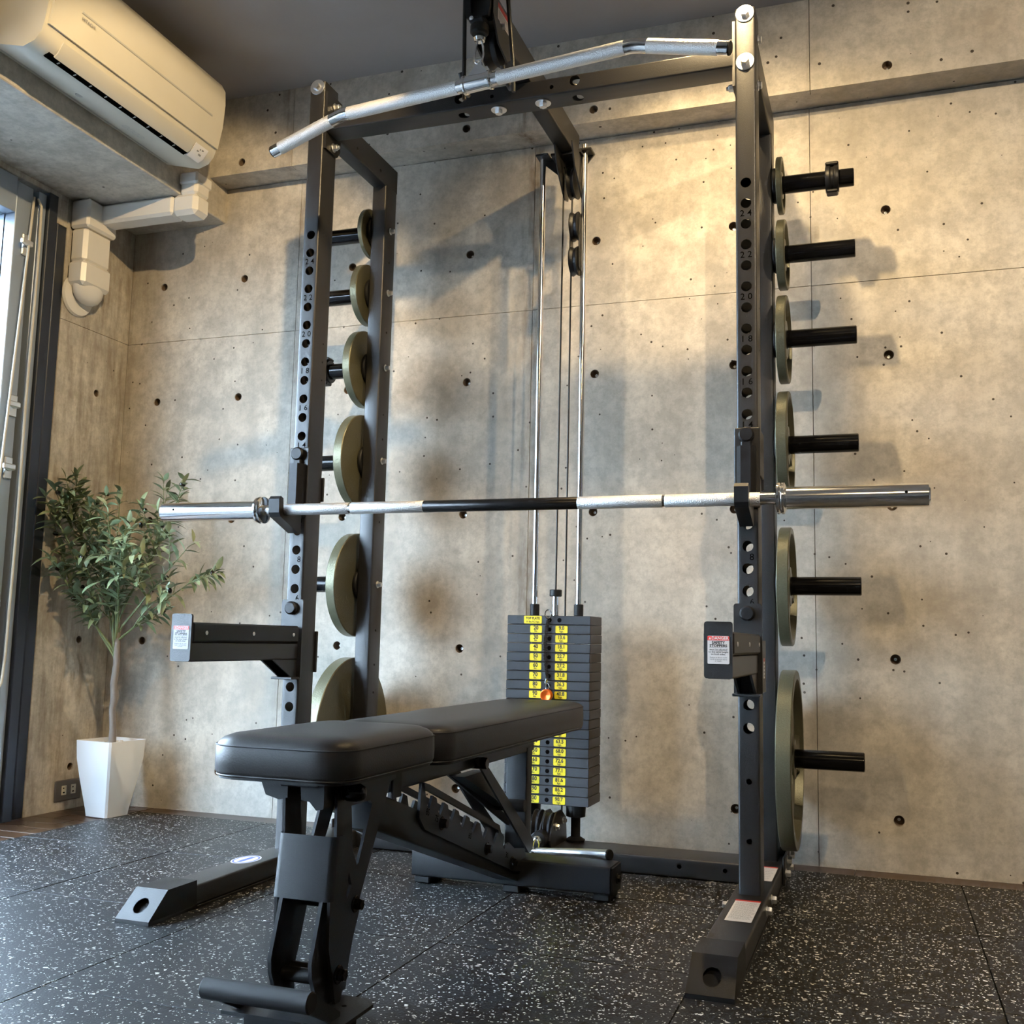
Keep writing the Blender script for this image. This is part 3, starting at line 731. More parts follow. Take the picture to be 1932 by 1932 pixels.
# floating double pulley
for z in (1.765, 1.662): pulley('pulley', (0.045, 0.418, z), X, 0.042, 0.022)
fb = MB()
for xx in (0.030, 0.057): fb.prism(rrect(0.403, 0.433, 1.635, 1.792, 0.012, 4), [], (xx, 0, 0), Y, Z, 0.003)
fb.build('pulley_bracket', MS, rack)
# low pulley
lp = MB()
for xx in (0.004, 0.034): lp.prism([(0.30, 0.048), (0.44, 0.048), (0.43, 0.11), (0.385, 0.135), (0.34, 0.135), (0.30, 0.10), (0.285, 0.07)], [], (xx, 0, 0), Y, Z, 0.004)
lp.build('pulley_bracket', MS, rack)
pulley('pulley', (-0.012, 0.345, 0.094), X, 0.044, 0.018)
pulley('pulley', (0.022, 0.335, 0.094), X, 0.040, 0.018)
m_ = MB(); m_.bolt((0.038, 0.335, 0.098), X, 0.010, 0.007, 0.008); m_.bolt((0.038, 0.40, 0.105), X, 0.009, 0.006, 0.008); m_.build('bolt', M['zinc'], rack)
MB().cyl((0.012, 0.30, 0.074), (0.012, 0.262, 0.074), 0.021, 22).build('cable_stop', M['rubberb'], rack)
MB().lathe([(0.004, 0), (0.011, 0.003), (0.012, 0.009), (0.009, 0.015), (0.004, 0.018)], (0.012, 0.264, 0.074), -Y, 18).build('cable_ball', M['chrome'], rack)

# ------------------------------------------------------------------ weight stack
ws = thing('weight_stack', 'dark grey stack of twenty iron weights with yellow number labels', 'weights')
LBS = list(range(20, 201, 10)); KGS = ['9.0', '13.6', '18.1', '22.7', '27.2', '31.8', '36.3', '40.8', '45.4', '49.9', '54.4', '59.0', '63.5', '68.0', '72.6', '77.1', '81.6', '86.2', '90.7']
SY0, SY1, SZ, SP = 0.365, 0.485, 0.6486, 0.02507
def ylabel(parent, x0, x1, z0, z1, big, small, bs, ss):
    mb = MB(); cx = (x0 + x1) / 2; cz = (z0 + z1) / 2
    mb.prism(rrect(x0, x1, z0, z1, 0.0028, 3), [], (0, SY0 - .0006, 0), X, Z, 0.0005, 0)
    mb.text(big, bs, (cx, SY0 - .0014, cz + (z1 - z0) * .17), X, Z, 1, bold=0.035, sx=.9)
    mb.text(small, ss, (cx, SY0 - .0014, cz - (z1 - z0) * .27), X, Z, 1, bold=0.02)
    mb.build('number_label', [M['yellow'], M['ink']], parent, smooth=0)
for k in range(20):
    z1 = SZ - SP * k; z0 = z1 - SP + .0010
    jx = random.uniform(-.0008, .0008)
    sp = MB().box(-0.119 + jx, 0.117 + jx, SY0, SY1, z0, z1, 0.0012).build('stack_plate', M['stack'], ws)
    hl = MB().prism(circ(0.0025, (z0 + z1) / 2, 0.0058, 16), [], (0, SY0 - .0004, 0), X, Z, 0)
    if k == 0: hl.prism(circ(0.030, (z0 + z1) / 2, 0.0062, 16), [], (0, SY0 - .0004, 0), X, Z, 0)
    hl.build('pin_hole', M['dark'], sp, smooth=0)
    if k == 0: ylabel(sp, -0.071, -0.020, z0 + .002, z1 - .001, 'TOP PLATE', '10 lbs./4.2 kgs.', 0.0088, 0.0066)
    else:
        ylabel(sp, -0.0525, -0.0190, z0 + .0025, z1 - .0022, str(LBS[k - 1]), 'lbs.', 0.0150, 0.0068)
        ylabel(sp, 0.0195, 0.0535, z0 + .0025, z1 - .0022, KGS[k - 1], 'kgs.', 0.0140, 0.0074)
# selector pin with coiled lanyard
pn = thing('selector_pin', 'orange anodised selector pin stuck in the ninety pound weight', 'pin')
zc = SZ - SP * 8.5 + .0004
MB().lathe([(0.0155, 0.0), (0.0165, 0.002), (0.0165, 0.014), (0.015, 0.017), (0.0135, 0.0175), (0.001, 0.0135)], (0.0025, SY0 - .010, zc), -Y, 28).build('knob', M['orange'], pn)
MB().cyl((0.0025, SY0 - .012, zc), (0.0025, SY0 + .001, zc), 0.0042, 12).build('shaft', M['chrome'], pn)
ly = thing('coiled_lanyard', 'black coiled lanyard with chrome clips hanging in front of the weight stack', 'lanyard')
cp = []
for i in range(281):
    t = i / 280; a = t * 2 * PI * 40
    bx_ = 0.001 - .010 * math.sin(t * PI) * (1 - t * .4); bz = SZ - .012 - t * .158
    cp.append((bx_ + .0042 * math.cos(a), SY0 - .0085 + .0042 * math.sin(a), bz))
MB().sweep(cp, 0.0014, 5).build('coil', M['rubberb'], ly)
MB().sweep([(0.001 + .009 * math.cos(t), SY0 - .010, SZ + .004 + .012 * math.sin(t)) for t in [2 * PI * i / 20 for i in range(20)]] + [(0.010, SY0 - .010, SZ + .004)], 0.0018, 6).build('clip', M['chrome'], ly)
cl = MB(); cl.sweep([(0.0, SY0 - .010, SZ - .168), (-0.003, SY0 - .011, SZ - .182)], 0.0032, 8); cl.sweep([(0.002 + .006 * math.cos(t), SY0 - .012, SZ - .190 + .009 * math.sin(t)) for t in [2 * PI * i / 16 for i in range(17)]], 0.0015, 6)
cl.build('clip', M['chrome'], ly)

# ------------------------------------------------------------------ weight plates on the pegs
DIA = [0.152, 0.187, 0.234, 0.285, 0.306, 0.446]; THK = [0.015, 0.023, 0.025, 0.028, 0.029, 0.037]
ORD = ['topmost, smallest', 'second from the top', 'third from the top', 'fourth from the top', 'fifth from the top', 'lowest, largest']
def plate(sx, i):
    r = DIA[i] / 2; t = THK[i]; rh = 0.0254; z = PZ[i] - (rh - .0238) + .0002
    side = 'left' if sx < 0 else 'right'
    th = thing('weight_plate', '%s olive green weight plate on the %s side of the rack' % (ORD[i], side), 'weight plate', 'olive weight plates on the rack pegs')
    x0 = sx * (UX + UW / 2 + .0122); ax = Vector((sx, 0, 0)); c0 = Vector((x0, PY, z))
    rim = max(0.010, r * .10); hub = 0.050 if r > .1 else 0.042; web = t * .42; e = 0.0022
    body = MB()
    pr = [(rh, 0.0), (r - e, 0.0), (r, e), (r, t - e), (r - e, t), (r - rim, t), (r - rim - .006, web)]
    if r > .085: pr += [(hub + .006, web), (hub, t * .82), (rh, t * .82)]
    else: pr += [(rh + .012, web), (rh + .009, t * .9), (rh, t * .9)]
    pr += [(rh, 0.0)]
    body.lathe(pr, c0, ax, 64, cap=False)
    body.build('disc', M['plate'], th, smooth=32)
    if r > .11:
        for k in range(3):
            a = PI / 2 + .5 + 2 * PI * k / 3
            u = Vector((0, math.cos(a), math.sin(a))); v = Vector((0, -math.sin(a), math.cos(a)))
            w0, w1 = r * .14, r * .24
            q = [c0 + u * (hub - .002) + v * w0, c0 + u * (hub - .002) - v * w0, c0 + u * (r - rim - .001) - v * w1, c0 + u * (r - rim - .001) + v * w1]
            sp = MB(); h = t * .76
            lo = [p + ax * (web - .001) for p in q]; cen = sum(q, Vector()) / 4
            hi = [cen + (p - cen) * .88 + ax * h for p in q]
            sp.add(lo + hi, [(4, 5, 6, 7), (0, 1, 5, 4), (1, 2, 6, 5), (2, 3, 7, 6), (3, 0, 4, 7)])
            sp.build('spoke', M['plate'], th, smooth=0)
for sx in (-1, 1):
    for i in range(6): plate(sx, i)
def clamp(x, z, label):
    th = thing('collar_clamp', label, 'clamp')
    c = Vector((x, PY, z))
    mb = MB()
    mb.lathe([(0.0242, -0.017), (0.034, -0.017), (0.036, -0.013), (0.036, -0.006), (0.033, -0.003), (0.033, 0.003), (0.036, 0.006), (0.036, 0.013), (0.034, 0.017), (0.0242, 0.017), (0.0242, -0.017)], c, X, 28, cap=False)
    mb.build('ring', M['plastic'], th)
    MB().box(c.x - .017, c.x + .017, c.y - .020, c.y + .016, c.z + .033, c.z + .043, 0.003).build('lever', M['plastic'], th)
    MB().box(c.x - .015, c.x + .015, c.y - .020, c.y + .012, c.z - .043, c.z - .033, 0.003).build('hinge', M['plastic'], th)
clamp(0.752, PZ[0], 'black plastic collar clamp on the top right peg')
clamp(-0.752, PZ[2], 'black plastic collar clamp on the third left peg')

# ------------------------------------------------------------------ J-hooks
BYc, BZc, BXc = -0.080, 0.895, 0.011
def jhook(sx, label):
    th = thing('bar_hook', label, 'hook', 'hooks that carry the barbell')
    ux = sx * UX
    s = MB(); s.box(ux - .0285, ux + .0285, -0.0075, -0.0005, 0.885, 1.068, 0.002)
    s.build('back_plate', MS, th)
    MB().box(ux + sx * .0240, ux + sx * .0285, -0.002, 0.0800, 0.960, 1.066, 0.0015).build('side_plate', MS, th)
    MB().box(ux - .0285, ux + .0285, 0.0755, 0.0815, 0.935, 1.0, 0.0015).build('rear_plate', MS, th)
    MB().lathe([(0.016, 0), (0.0175, 0.003), (0.0175, 0.012), (0.014, 0.016)], (ux, -0.0075, 1.050), -Y, 20).box(ux - .012, ux + .012, -0.020, -0.0075, 1.018, 1.036, 0.003).build('pin_head', M['plastic'], th)
    c = MB(); c.prism([(-0.021, -0.008), (0.021, -0.008), (0.021, -0.020), (0.011, -0.034), (-0.011, -0.034), (-0.021, -0.020)][::-1], [], (ux, 0, 0.905), X, Y, 0.118)
    c.build('guard', M['plastic'], th, smooth=20)
    # hook profile in (y, z)
    R = 0.0158
    arc = [(BYc + R * math.cos(math.radians(a)), BZc + R * math.sin(math.radians(a))) for a in range(0, -181, -15)]
    prof = [(-0.008, 0.915), (-0.008, 0.846), (-0.020, 0.842), (-0.108, 0.874), (-0.116, 0.884), (-0.118, 0.918), (-0.110, 0.926), (-0.098, 0.922)] + arc[::-1] + [(-0.052, 0.912), (-0.034, 0.915)]
    h = MB(); h.prism(prof, [], (ux - .0150, 0, 0), Y, Z, 0.030)
    h.build('hook', M['plastic'], th, smooth=25)
jhook(-1, 'black J shaped bar hook on the left front upright holding the barbell')
jhook(1, 'black J shaped bar hook on the right front upright holding the barbell')

# ------------------------------------------------------------------ safety arms
def safety(sx, label):
    th = thing('safety_arm', label, 'safety arm', 'safety stopper arms')
    ux = sx * UX
    MB().prism(rrect(-0.031, 0.031, 0.470, 0.672, 0.006, 3), [], (ux, -0.0005, 0), X, Z, 0.006).build('back_plate', MS, th)
    MB().box(ux - .0290, ux + .0290, 0.0755, 0.0820, 0.486, 0.592, 0.0015).build('rear_plate', MS, th)
    for q in (sx,): MB().box(ux + q * .0240, ux + q * .0295, -0.002, 0.082, 0.476, 0.592, 0.0015).build('side_plate', MS, th)
    MB().lathe([(0.015, 0), (0.017, 0.003), (0.017, 0.010), (0.013, 0.014)], (ux, -0.0065, 0.650), -Y, 20).build('pin_head', M['plastic'], th)
    MB().box(ux - .022, ux + .022, -0.452, -0.007, 0.519, 0.562, 0.003).build('beam', MS, th)
    lp = MB(); lp.box(ux - .0275, ux + .0275, -0.452, -0.012, 0.562, 0.604, 0.004); lp.build('bar_pad', M['plastic'], th)
    for yy in (-0.405, -0.22, -0.04):
        for q in (-1, 1): MB().cyl((ux + q * .0272, yy, 0.582), (ux + q * .0292, yy, 0.582), 0.0048, 12, 0.001).build('rivet', M['zinc'], th)
    MB().prism([(-0.115, 0.519), (-0.030, 0.476), (-0.007, 0.476), (-0.007, 0.519)], [], (ux - .020, 0, 0), Y, Z, 0.005).prism([(-0.115, 0.519), (-0.030, 0.476), (-0.007, 0.476), (-0.007, 0.519)], [], (ux + .015, 0, 0), Y, Z, 0.005).box(ux - .030, ux + .030, -0.045, -0.006, 0.470, 0.476, 0.001).build('gusset', MS, th)
    ep = MB().prism(rrect(-0.0255, 0.0255, 0.520, 0.622, 0.005, 3), [], (ux, -0.452, 0), X, Z, 0.006).build('end_plate', MS, th)
    sk = MB(); yy = -0.4588; cx = ux + .0005; k = (1 if sx > 0 else 1)
    sk.prism(rrect(cx - .0195, cx + .0195, 0.546, 0.596, 0.002, 2), [], (0, yy + .0004, 0), X, Z, 0.0003, 0)
    sk.prism([(cx - .0195, 0.588), (cx + .0195, 0.588), (cx + .0195, 0.5955), (cx - .0195, 0.5955)], [], (0, yy, 0), X, Z, 0.0002, 1)
    sk.text('DANGER', 0.0075, (cx + .003, yy - .0004, 0.5918), X, Z, 0, bold=.03)
    sk.prism([(cx - .0175, 0.5895), (cx - .0125, 0.5895), (cx - .015, 0.5942)], [], (0, yy - .0004, 0), X, Z, 0, 0)
    sk.text('SAFETY', 0.0070, (cx, yy - .0002, 0.5840), X, Z, 2, bold=.03); sk.text('STOPPERS', 0.0070, (cx, yy - .0002, 0.5783), X, Z, 2, bold=.03)
    for t_, zz in (('must be adjusted', .5715), ('to the same height', .5674), ('on both sides.', .5633)): sk.text(t_, 0.0046, (cx, yy - .0002, zz), X, Z, 2, bold=.01)
    for t_, zz in (('Failure to do so could', .5575), ('result in serious injury', .5544), ('or death.', .5513)): sk.text(t_, 0.0034, (cx, yy - .0002, zz), X, Z, 2)
    sk.prism([(cx - .016, 0.5748), (cx + .016, 0.5748), (cx + .016, 0.5752), (cx - .016, 0.5752)], [], (0, yy, 0), X, Z, 0, 2)
    sk.build('danger_sticker', [M['white'], M['red'], M['ink']], ep, smooth=0, label='white and red danger sticker')
    s2 = MB(); xx = ux + .0297
    s2.prism([(0.030, 0.508), (0.048, 0.508), (0.048, 0.552), (0.030, 0.552)], [], (xx, 0, 0), Y, Z, 0.0003, 0)
    s2.prism([(0.030, 0.545), (0.048, 0.545), (0.048, 0.552), (0.030, 0.552)], [], (xx + .0004, 0, 0), Y, Z, 0.0002, 1)
    for r in range(4): s2.prism([(0.033, 0.512 + r * .008), (0.045, 0.512 + r * .008), (0.045, 0.516 + r * .008), (0.033, 0.516 + r * .008)], [], (xx + .0004, 0, 0), Y, Z, 0.0002, 2)
    if sx > 0: s2.build('small_sticker', [M['white'], M['red'], M['ink2']], th, smooth=0)
safety(-1, 'black safety stopper arm on the left upright, seen along its side')
safety(1, 'black safety stopper arm on the right upright, seen end on')

# ------------------------------------------------------------------ barbell
bb_ = thing('barbell', 'chrome barbell with black centre grip resting on the rack hooks', 'barbell')
def bseg(name, x0, x1, r, m, prof=None):
    c = (x0 + BXc, BYc, BZc)
    if prof is None: prof = [(r, 0), (r, x1 - x0)]
    return MB().lathe(prof, c, X, 32).build(name, m, bb_)
for s in (-1, 1):
    a, b = (0.653, 0.9415)
    x0, x1 = (a, b) if s > 0 else (-b, -a); L = x1 - x0
    sl = bseg('sleeve', x0, x1, 0.0243, M['chrome'], [(0.0215, 0), (0.0243, 0.003), (0.0243, L - .003), (0.0215, L)])
    MB().cyl((BXc + s * .895, BYc - .0236, BZc + .004), (BXc + s * .895, BYc - .0246, BZc + .004), 0.0032, 12, 0).build('sleeve_pin', M['dark'], sl)
    c0 = BXc + s * .633
    MB().lathe([(0.026, 0), (0.034, 0.003), (0.0345, 0.007), (0.032, 0.010), (0.0345, 0.013), (0.034, 0.018), (0.027, 0.021)], (c0, BYc, BZc), s * X, 32).build('collar', M['chrome'], bb_)
bseg('shaft', -0.635, 0.635, 0.0137, M['chrome'])
for a, b in ((-0.600, -0.393), (-0.387, -0.192), (0.192, 0.387), (0.393, 0.600)):
    bseg('knurl_grip', a, b, 0.0145, M['knurl'], [(0.0138, 0), (0.0145, 0.001), (0.0145, b - a - .001), (0.0138, b - a)])
bseg('centre_grip', -0.192, 0.192, 0.0145, M['blackbar'], [(0.0138, 0), (0.0144, 0.001), (0.0144, 0.383), (0.0138, 0.384)])

# ------------------------------------------------------------------ lat pulldown bar
lat = thing('pulldown_bar', 'bent chrome lat pulldown bar hanging from the pulley arm', 'bar')
A_ = 0.116; ld = Vector((math.cos(A_), -math.sin(A_), 0)); LC = Vector((0.005, -0.271, 1.8445))
drop = 0.262; ed = 0.2145
def lp_(t):  # points along the bar: t in metres from the centre
    m = 0.375; s = 1 if t > 0 else -1; a = abs(t)
    if a <= m: return LC + ld * t
    return LC + ld * (s * (m + (a - m) * math.cos(drop))) - Z * ((a - m) * math.sin(drop))
def seg(name, t0, t1, r, m, n=16):
    return MB().sweep([lp_(t0 + (t1 - t0) * i / n) for i in range(n + 1)], r, 28).build(name, m, lat)
mid = [lp_(t) for t in (-0.585, -0.50, -0.43)]
seg('bar_tube', -0.588, 0.588, 0.0150, M['chrome'], 60)
for s in (-1, 1):
    seg('knurl_grip', s * 0.052, s * 0.355, 0.0156, M['knurl'])
    seg('knurl_grip', s * 0.408, s * 0.565, 0.0156, M['knurl'], 6)
    e = lp_(s * .5875); d_ = (lp_(s * .59) - lp_(s * .5)).normalized()
    MB().cyl(e, e + d_ * .004, 0.0146, 24).build('end_cap', M['rubberb'], lat)
sw = MB(); sw.cyl(LC - ld * .030, LC + ld * .030, 0.0190, 28); sw.build('swivel_sleeve', M['chrome'], lat)
for s in (-1, 1): MB().cyl(LC + ld * (s * .028), LC + ld * (s * .036), 0.0215, 28).build('swivel_ring', M['chrome'], lat)
nrm = ld.cross(Z)
MB().prism([(-0.028, 0.018), (0.028, 0.018), (0.010, 0.040), (0.008, 0.056), (-0.008, 0.056), (-0.010, 0.040)], [circ(0, 0.049, 0.0045, 12)], LC - nrm * .002, ld, Z, 0.004).build('hanger_tab', M['chrome'], lat)
def carabiner(label, top, bot, wid, r=0.0026, side=X):
    top = Vector(top); bot = Vector(bot); side = Vector(side).normalized(); L = (bot - top); pts = []
    for i in range(25):
        a = 2 * PI * i / 24
        f = (1 - math.cos(a)) / 2
        w = wid * (0.55 + 0.45 * f) * math.sin(a)
        pts.append(top + L * f + side * w)
    o = MB().sweep(pts, r, 8).build('carabiner', M['chrome']); return tag(o, label, 'carabiner')
carabiner('chrome carabiner joining the pulldown bar to the cable', (0.008, -0.273, 1.9500), LC + Z * .0455, 0.0135)

# ------------------------------------------------------------------ low row handle on the lower cable
hb_ = thing('row_handle', 'short chrome straight bar lying behind the bench foot', 'bar')
p0, p1 = Vector((0.012, 0.205, 0.058)), Vector((0.266, 0.0800, 0.0905)); dh = (p1 - p0).normalized()
MB().sweep([p0 + dh * t for t in (0.022, 0.03, 0.12, 0.20, 0.257)], [0.0075, 0.0085, 0.0105, 0.0120, 0.0124], 24).build('handle_tube', M['zinc'], hb_)
MB().cyl(p0 + dh * .008, p0 + dh * .030, 0.0062, 14).build('swivel', M['chrome'], hb_)
MB().lathe([(0.003, -.012), (0.007, -.008), (0.0075, 0.003), (0.007, 0.010)], p0, dh, 16).build('end_nut', M['chrome'], hb_)
MB().cyl(p0 + dh * .255, p0 + dh * .262, 0.0128, 24).build('end_cap', M['rubberb'], hb_)
carabiner('chrome carabiner on the lower cable beside the weight stack base', (0.012, 0.252, 0.078), p0 + dh * .018 + Z * .002, 0.010, 0.0026)

# ------------------------------------------------------------------ bench
bench = thing('weight_bench', 'black adjustable weight bench with padded seat and ladder frame', 'bench')
CX = 0.030; HW = 0.118; MB2 = M['steel2']; bx = 0.0225
def pad(name, y0, y1, zb, zseam, ztop, r, dents=()):
    def loop(ins, z, rr=None):
        p = rrect(CX - HW + ins, CX + HW - ins, y0 + ins, y1 - ins, max(0.008, (rr or r) - ins * .6), 8)
        # densify long sides
        out = []
        for i in range(len(p)):
            a = Vector((*p[i], 0)); b = Vector((*p[(i + 1) % len(p)], 0)); k = 1 if (b - a).length < .03 else 10
            for q in range(k): out.append(a.lerp(b, q / k) + Vector((0, 0, z)))
        return out
    H = ztop - zseam
    loops = [loop(0.010, zb), loop(0.003, zb + .001), loop(0.0005, zb + .006), loop(0, (zb + zseam) / 2), loop(0.0008, zseam - .003), loop(0.0020, zseam), loop(0.0035, zseam + H * .22), loop(0.010, zseam + H * .55), loop(0.022, zseam + H * .82), loop(0.040, zseam + H * .95), loop(0.065, ztop), loop(0.095, ztop)]
    for k, lp in enumerate(loops):
        for q in lp:
            for (dx, dy, rad, dep) in dents:
                d2 = ((q.x - dx) ** 2 + (q.y - dy) ** 2) / rad ** 2
                if k >= 5 and d2 < 6: q.z += dep * math.exp(-d2 * 1.5) * math.cos(d2 * 1.2)
    o = MB().loft(loops).build(name, M['leather'], bench, smooth=60)
    sm = loop(0.0008, zseam); sm.append(sm[0])
    MB().sweep(sm, 0.0011, 6, cap=False).build('seam', M['thread'], o)
    lo = loop(0.004, zb + .0005); lo.append(lo[0])
    MB().sweep(lo, 0.0022, 6, cap=False).build('piping', M['leather'], o)
    bd = MB(); bd.loft([loop(0.006, zb - .005), loop(0.006, zb + .002)]); bd.build('base_board', M['rubberb'], o)
    return o
pad('seat_pad', -1.050, -0.700, 0.377, 0.420, 0.438, 0.050)
pad('back_pad', -0.692, 0.235, 0.369, 0.419, 0.433, 0.050, [(CX + .10, -0.58, 0.05, 0.003), (CX + .095, -0.12, 0.06, 0.0025), (CX + .03, 0.12, 0.06, 0.002), (CX - .08, -0.3, 0.07, 0.002)])
# front leg: side plates with cut-outs, cover band
legp = [(-0.925, 0.3715), (-0.921, 0.282), (-0.934, 0.190), (-0.932, 0.120), (-0.905, 0.034), (-0.890, 0.034), (-0.862, 0.100), (-0.836, 0.176), (-0.765, 0.300), (-0.742, 0.340), (-0.720, 0.345), (-0.720, 0.3715)]
cut1 = [(-0.877, 0.320), (-0.815, 0.320), (-0.806, 0.314), (-0.846, 0.229), (-0.852, 0.226), (-0.868, 0.254)]
cut2 = [(-0.8775, 0.221), (-0.8665, 0.199), (-0.880, 0.181), (-0.8835, 0.186)]
for xx in (bx - .0475, bx + .0425): MB().prism(legp, [cut1, cut2], (xx, 0, 0), Y, Z, 0.005).build('leg_plate', MB2, bench)
cv = MB(); w2 = 0.0505; prof = []
for cx_, a0 in ((bx - w2 + .011, 180), (bx + w2 - .011, 270)):
    for k in range(6):
        a = math.radians(a0 + 18 * k); prof.append((cx_ + .011 * math.cos(a), .003 + .011 * math.sin(a)))
out_ = [(bx - w2, 0.016)] + prof + [(bx + w2, 0.016)]
inn = [(bx + w2 - .003, 0.016), (bx + w2 - .003, 0.003), (bx + w2 - .011, -.005), (bx - w2 + .011, -.005), (bx - w2 + .003, 0.003), (bx - w2 + .003, 0.016)]
cv.prism(out_ + inn, [], (0, -0.9315, 0.188), X, Y, 0.092)
for i, v in enumerate(cv.v): cv.v[i] = (v[0], v[1] + (v[2] - .188) * .13, v[2])
cv.build('leg_cover', MB2, bench)
for yy, zz, r_ in ((-0.905, 0.345, 0.013), (-0.854, 0.168, 0.013), (-0.901, 0.076, 0.014)):
    MB().cyl((bx + .0475, yy, zz), (bx + .051, yy, zz), r_, 20).hexhead((bx + .051, yy, zz), X, r_ * .68, 0.010).build('bolt', M['gloss'], bench)
    MB().cyl((bx - .0430, yy, zz), (bx + .0430, yy, zz), r_ * .8, 18).build('spacer', MB2, bench)
MB().lathe([(0.012, 0), (0.014, 0.004), (0.014, 0.022), (0.010, 0.030), (0.004, 0.033)], (bx + .052, -0.905, 0.345), X, 20).build('seat_knob', M['gloss'], bench)
# inner pointed base brackets
brp = [(-0.925, 0.225), (-0.908, 0.225), (-0.898, 0.150), (-0.890, 0.034), (-0.935, 0.034), (-0.9600, 0.085), (-0.9630, 0.105)]
for xx in (bx - .037, bx + .031): MB().prism(brp, [], (xx, 0, 0), Y, Z, 0.006).build('base_bracket', MB2, bench)
MB().cyl((bx - .031, -0.925, 0.076), (bx + .031, -0.925, 0.076), 0.011, 18).build('spacer', MB2, bench)
il = MB(); il.prism([(-0.884, 0.036), (-0.84, 0.036), (-0.83, 0.09), (-0.80, 0.15), (-0.81, 0.200), (-0.850, 0.205), (-0.866, 0.17), (-0.872, 0.12), (-0.89, 0.10)], [], (bx - .006, 0, 0), Y, Z, 0.036); il.build('inner_leg', MB2, bench)
# floor base, handle
bs = MB(); bs.prism([(-0.985 + 0, 0)], [], (0, 0, 0), X, Y, 0) if False else None
bs.prism([(-0.072, -0.990), (0.110, -0.990), (0.121, -0.975), (0.121, -0.880), (0.105, -0.862), (-0.060, -0.862), (-0.072, -0.880)], [circ(0.085, -0.905, 0.0045, 12), circ(-0.035, -0.905, 0.0045, 12)], (0, 0, 0.0285), X, Y, 0.0055)
bs.build('base_plate', MB2, bench)
MB().box(-0.045, 0.095, -0.975, -0.880, 0.0, 0.0285, 0.003).build('base_foot', M['rubberb'], bench)
MB().cyl((-0.066, -1.043, 0.082), (0.108, -1.043, 0.082), 0.0150, 28, 0.002).build('handle', M['rubberb'], bench)
for xx in (-0.056, 0.094): MB().prism([(-1.050, 0.072), (-1.030, 0.090), (-0.945, 0.040), (-0.945, 0.034), (-0.975, 0.034)], [], (xx, 0, 0), Y, Z, 0.006).build('handle_arm', MB2, bench)
# under-seat bracket
us = MB()
us.prism([(-0.050, 0.372), (0.002, 0.372), (0.002, 0.338), (-0.012, 0.334), (-0.036, 0.340)], [], (0, -0.905, 0), X, Z, 0.050)
us.prism([(0.022, 0.372), (0.064, 0.372), (0.064, 0.325), (0.052, 0.322), (0.040, 0.334), (0.026, 0.336)], [], (0, -0.905, 0), X, Z, 0.050)
us.box(-0.01, 0.055, -0.96, -0.74, 0.355, 0.372, 0.002)
us.build('seat_bracket', MB2, bench)
# slanted main beam
q0, q1 = Vector((bx, -0.745, 0.291)), Vector((bx, 0.050, 0.0440)); dv = (q1 - q0)
MB().tube(q0, dv, X, dv.length, 0.055, 0.060, 0.004).build('main_beam', MB2, bench)
# ladder plates with teeth and guard
val = [(-0.545, 0.272), (-0.490, 0.252), (-0.433, 0.232), (-0.374, 0.211), (-0.315, 0.191), (-0.250, 0.169), (-0.185, 0.148), (-0.120, 0.125)]
lad = [(-0.578, 0.318), (-0.584, 0.258), (-0.556, 0.232), (-0.045, 0.060), (0.028, 0.046), (0.040, 0.062), (0.030, 0.098), (-0.045, 0.110), (-0.085, 0.130)]
for i in range(len(val) - 1, -1, -1):
    y_, z_ = val[i]
    lad += [(y_ + .011, z_ + .002), (y_ + .003, z_ - .004), (y_ - .005, z_ + .001)]
    if i: 
        ty, tz = (val[i][0] + val[i - 1][0]) / 2, (val[i][1] + val[i - 1][1]) / 2
        lad += [(ty + .011, tz + .020), (ty - .007, tz + .027)]
lad += [(-0.560, 0.300), (-0.566, 0.318)]
guard = [(-0.578, 0.318), (-0.566, 0.318), (-0.540, 0.311), (-0.150, 0.178), (-0.132, 0.146), (-0.144, 0.143), (-0.158, 0.169), (-0.546, 0.300), (-0.570, 0.303)]
for xx in (bx - .0335, bx + .0275):
    lpo = MB().prism(lad, [], (xx, 0, 0), Y, Z, 0.0055).build('ladder_plate', MB2, bench)
    MB().prism(guard, [], (xx, 0, 0), Y, Z, 0.0055).build('guard_bar', MB2, bench)
    if xx > bx:
        for t_, yy, zz in (('85', -0.548, 0.262), ('75', -0.505, 0.244), ('60', -0.330, 0.184), ('45', -0.225, 0.148), ('30', -0.100, 0.105)):
            MB().text(t_, 0.017, (xx + .0060, yy, zz), Vector((0, .95, -.3)), Vector((0, .3, .95)), bold=.01).build('angle_number', M['dark'], lpo, smooth=0)
for yy, zz in ((-0.480, 0.232), (-0.232, 0.142), (-0.066, 0.084)):
    MB().cyl((bx + .033, yy, zz), (bx + .0355, yy, zz), 0.013, 18).hexhead((bx + .0355, yy, zz), X, 0.0095, 0.010).build('bolt', M['gloss'], bench)
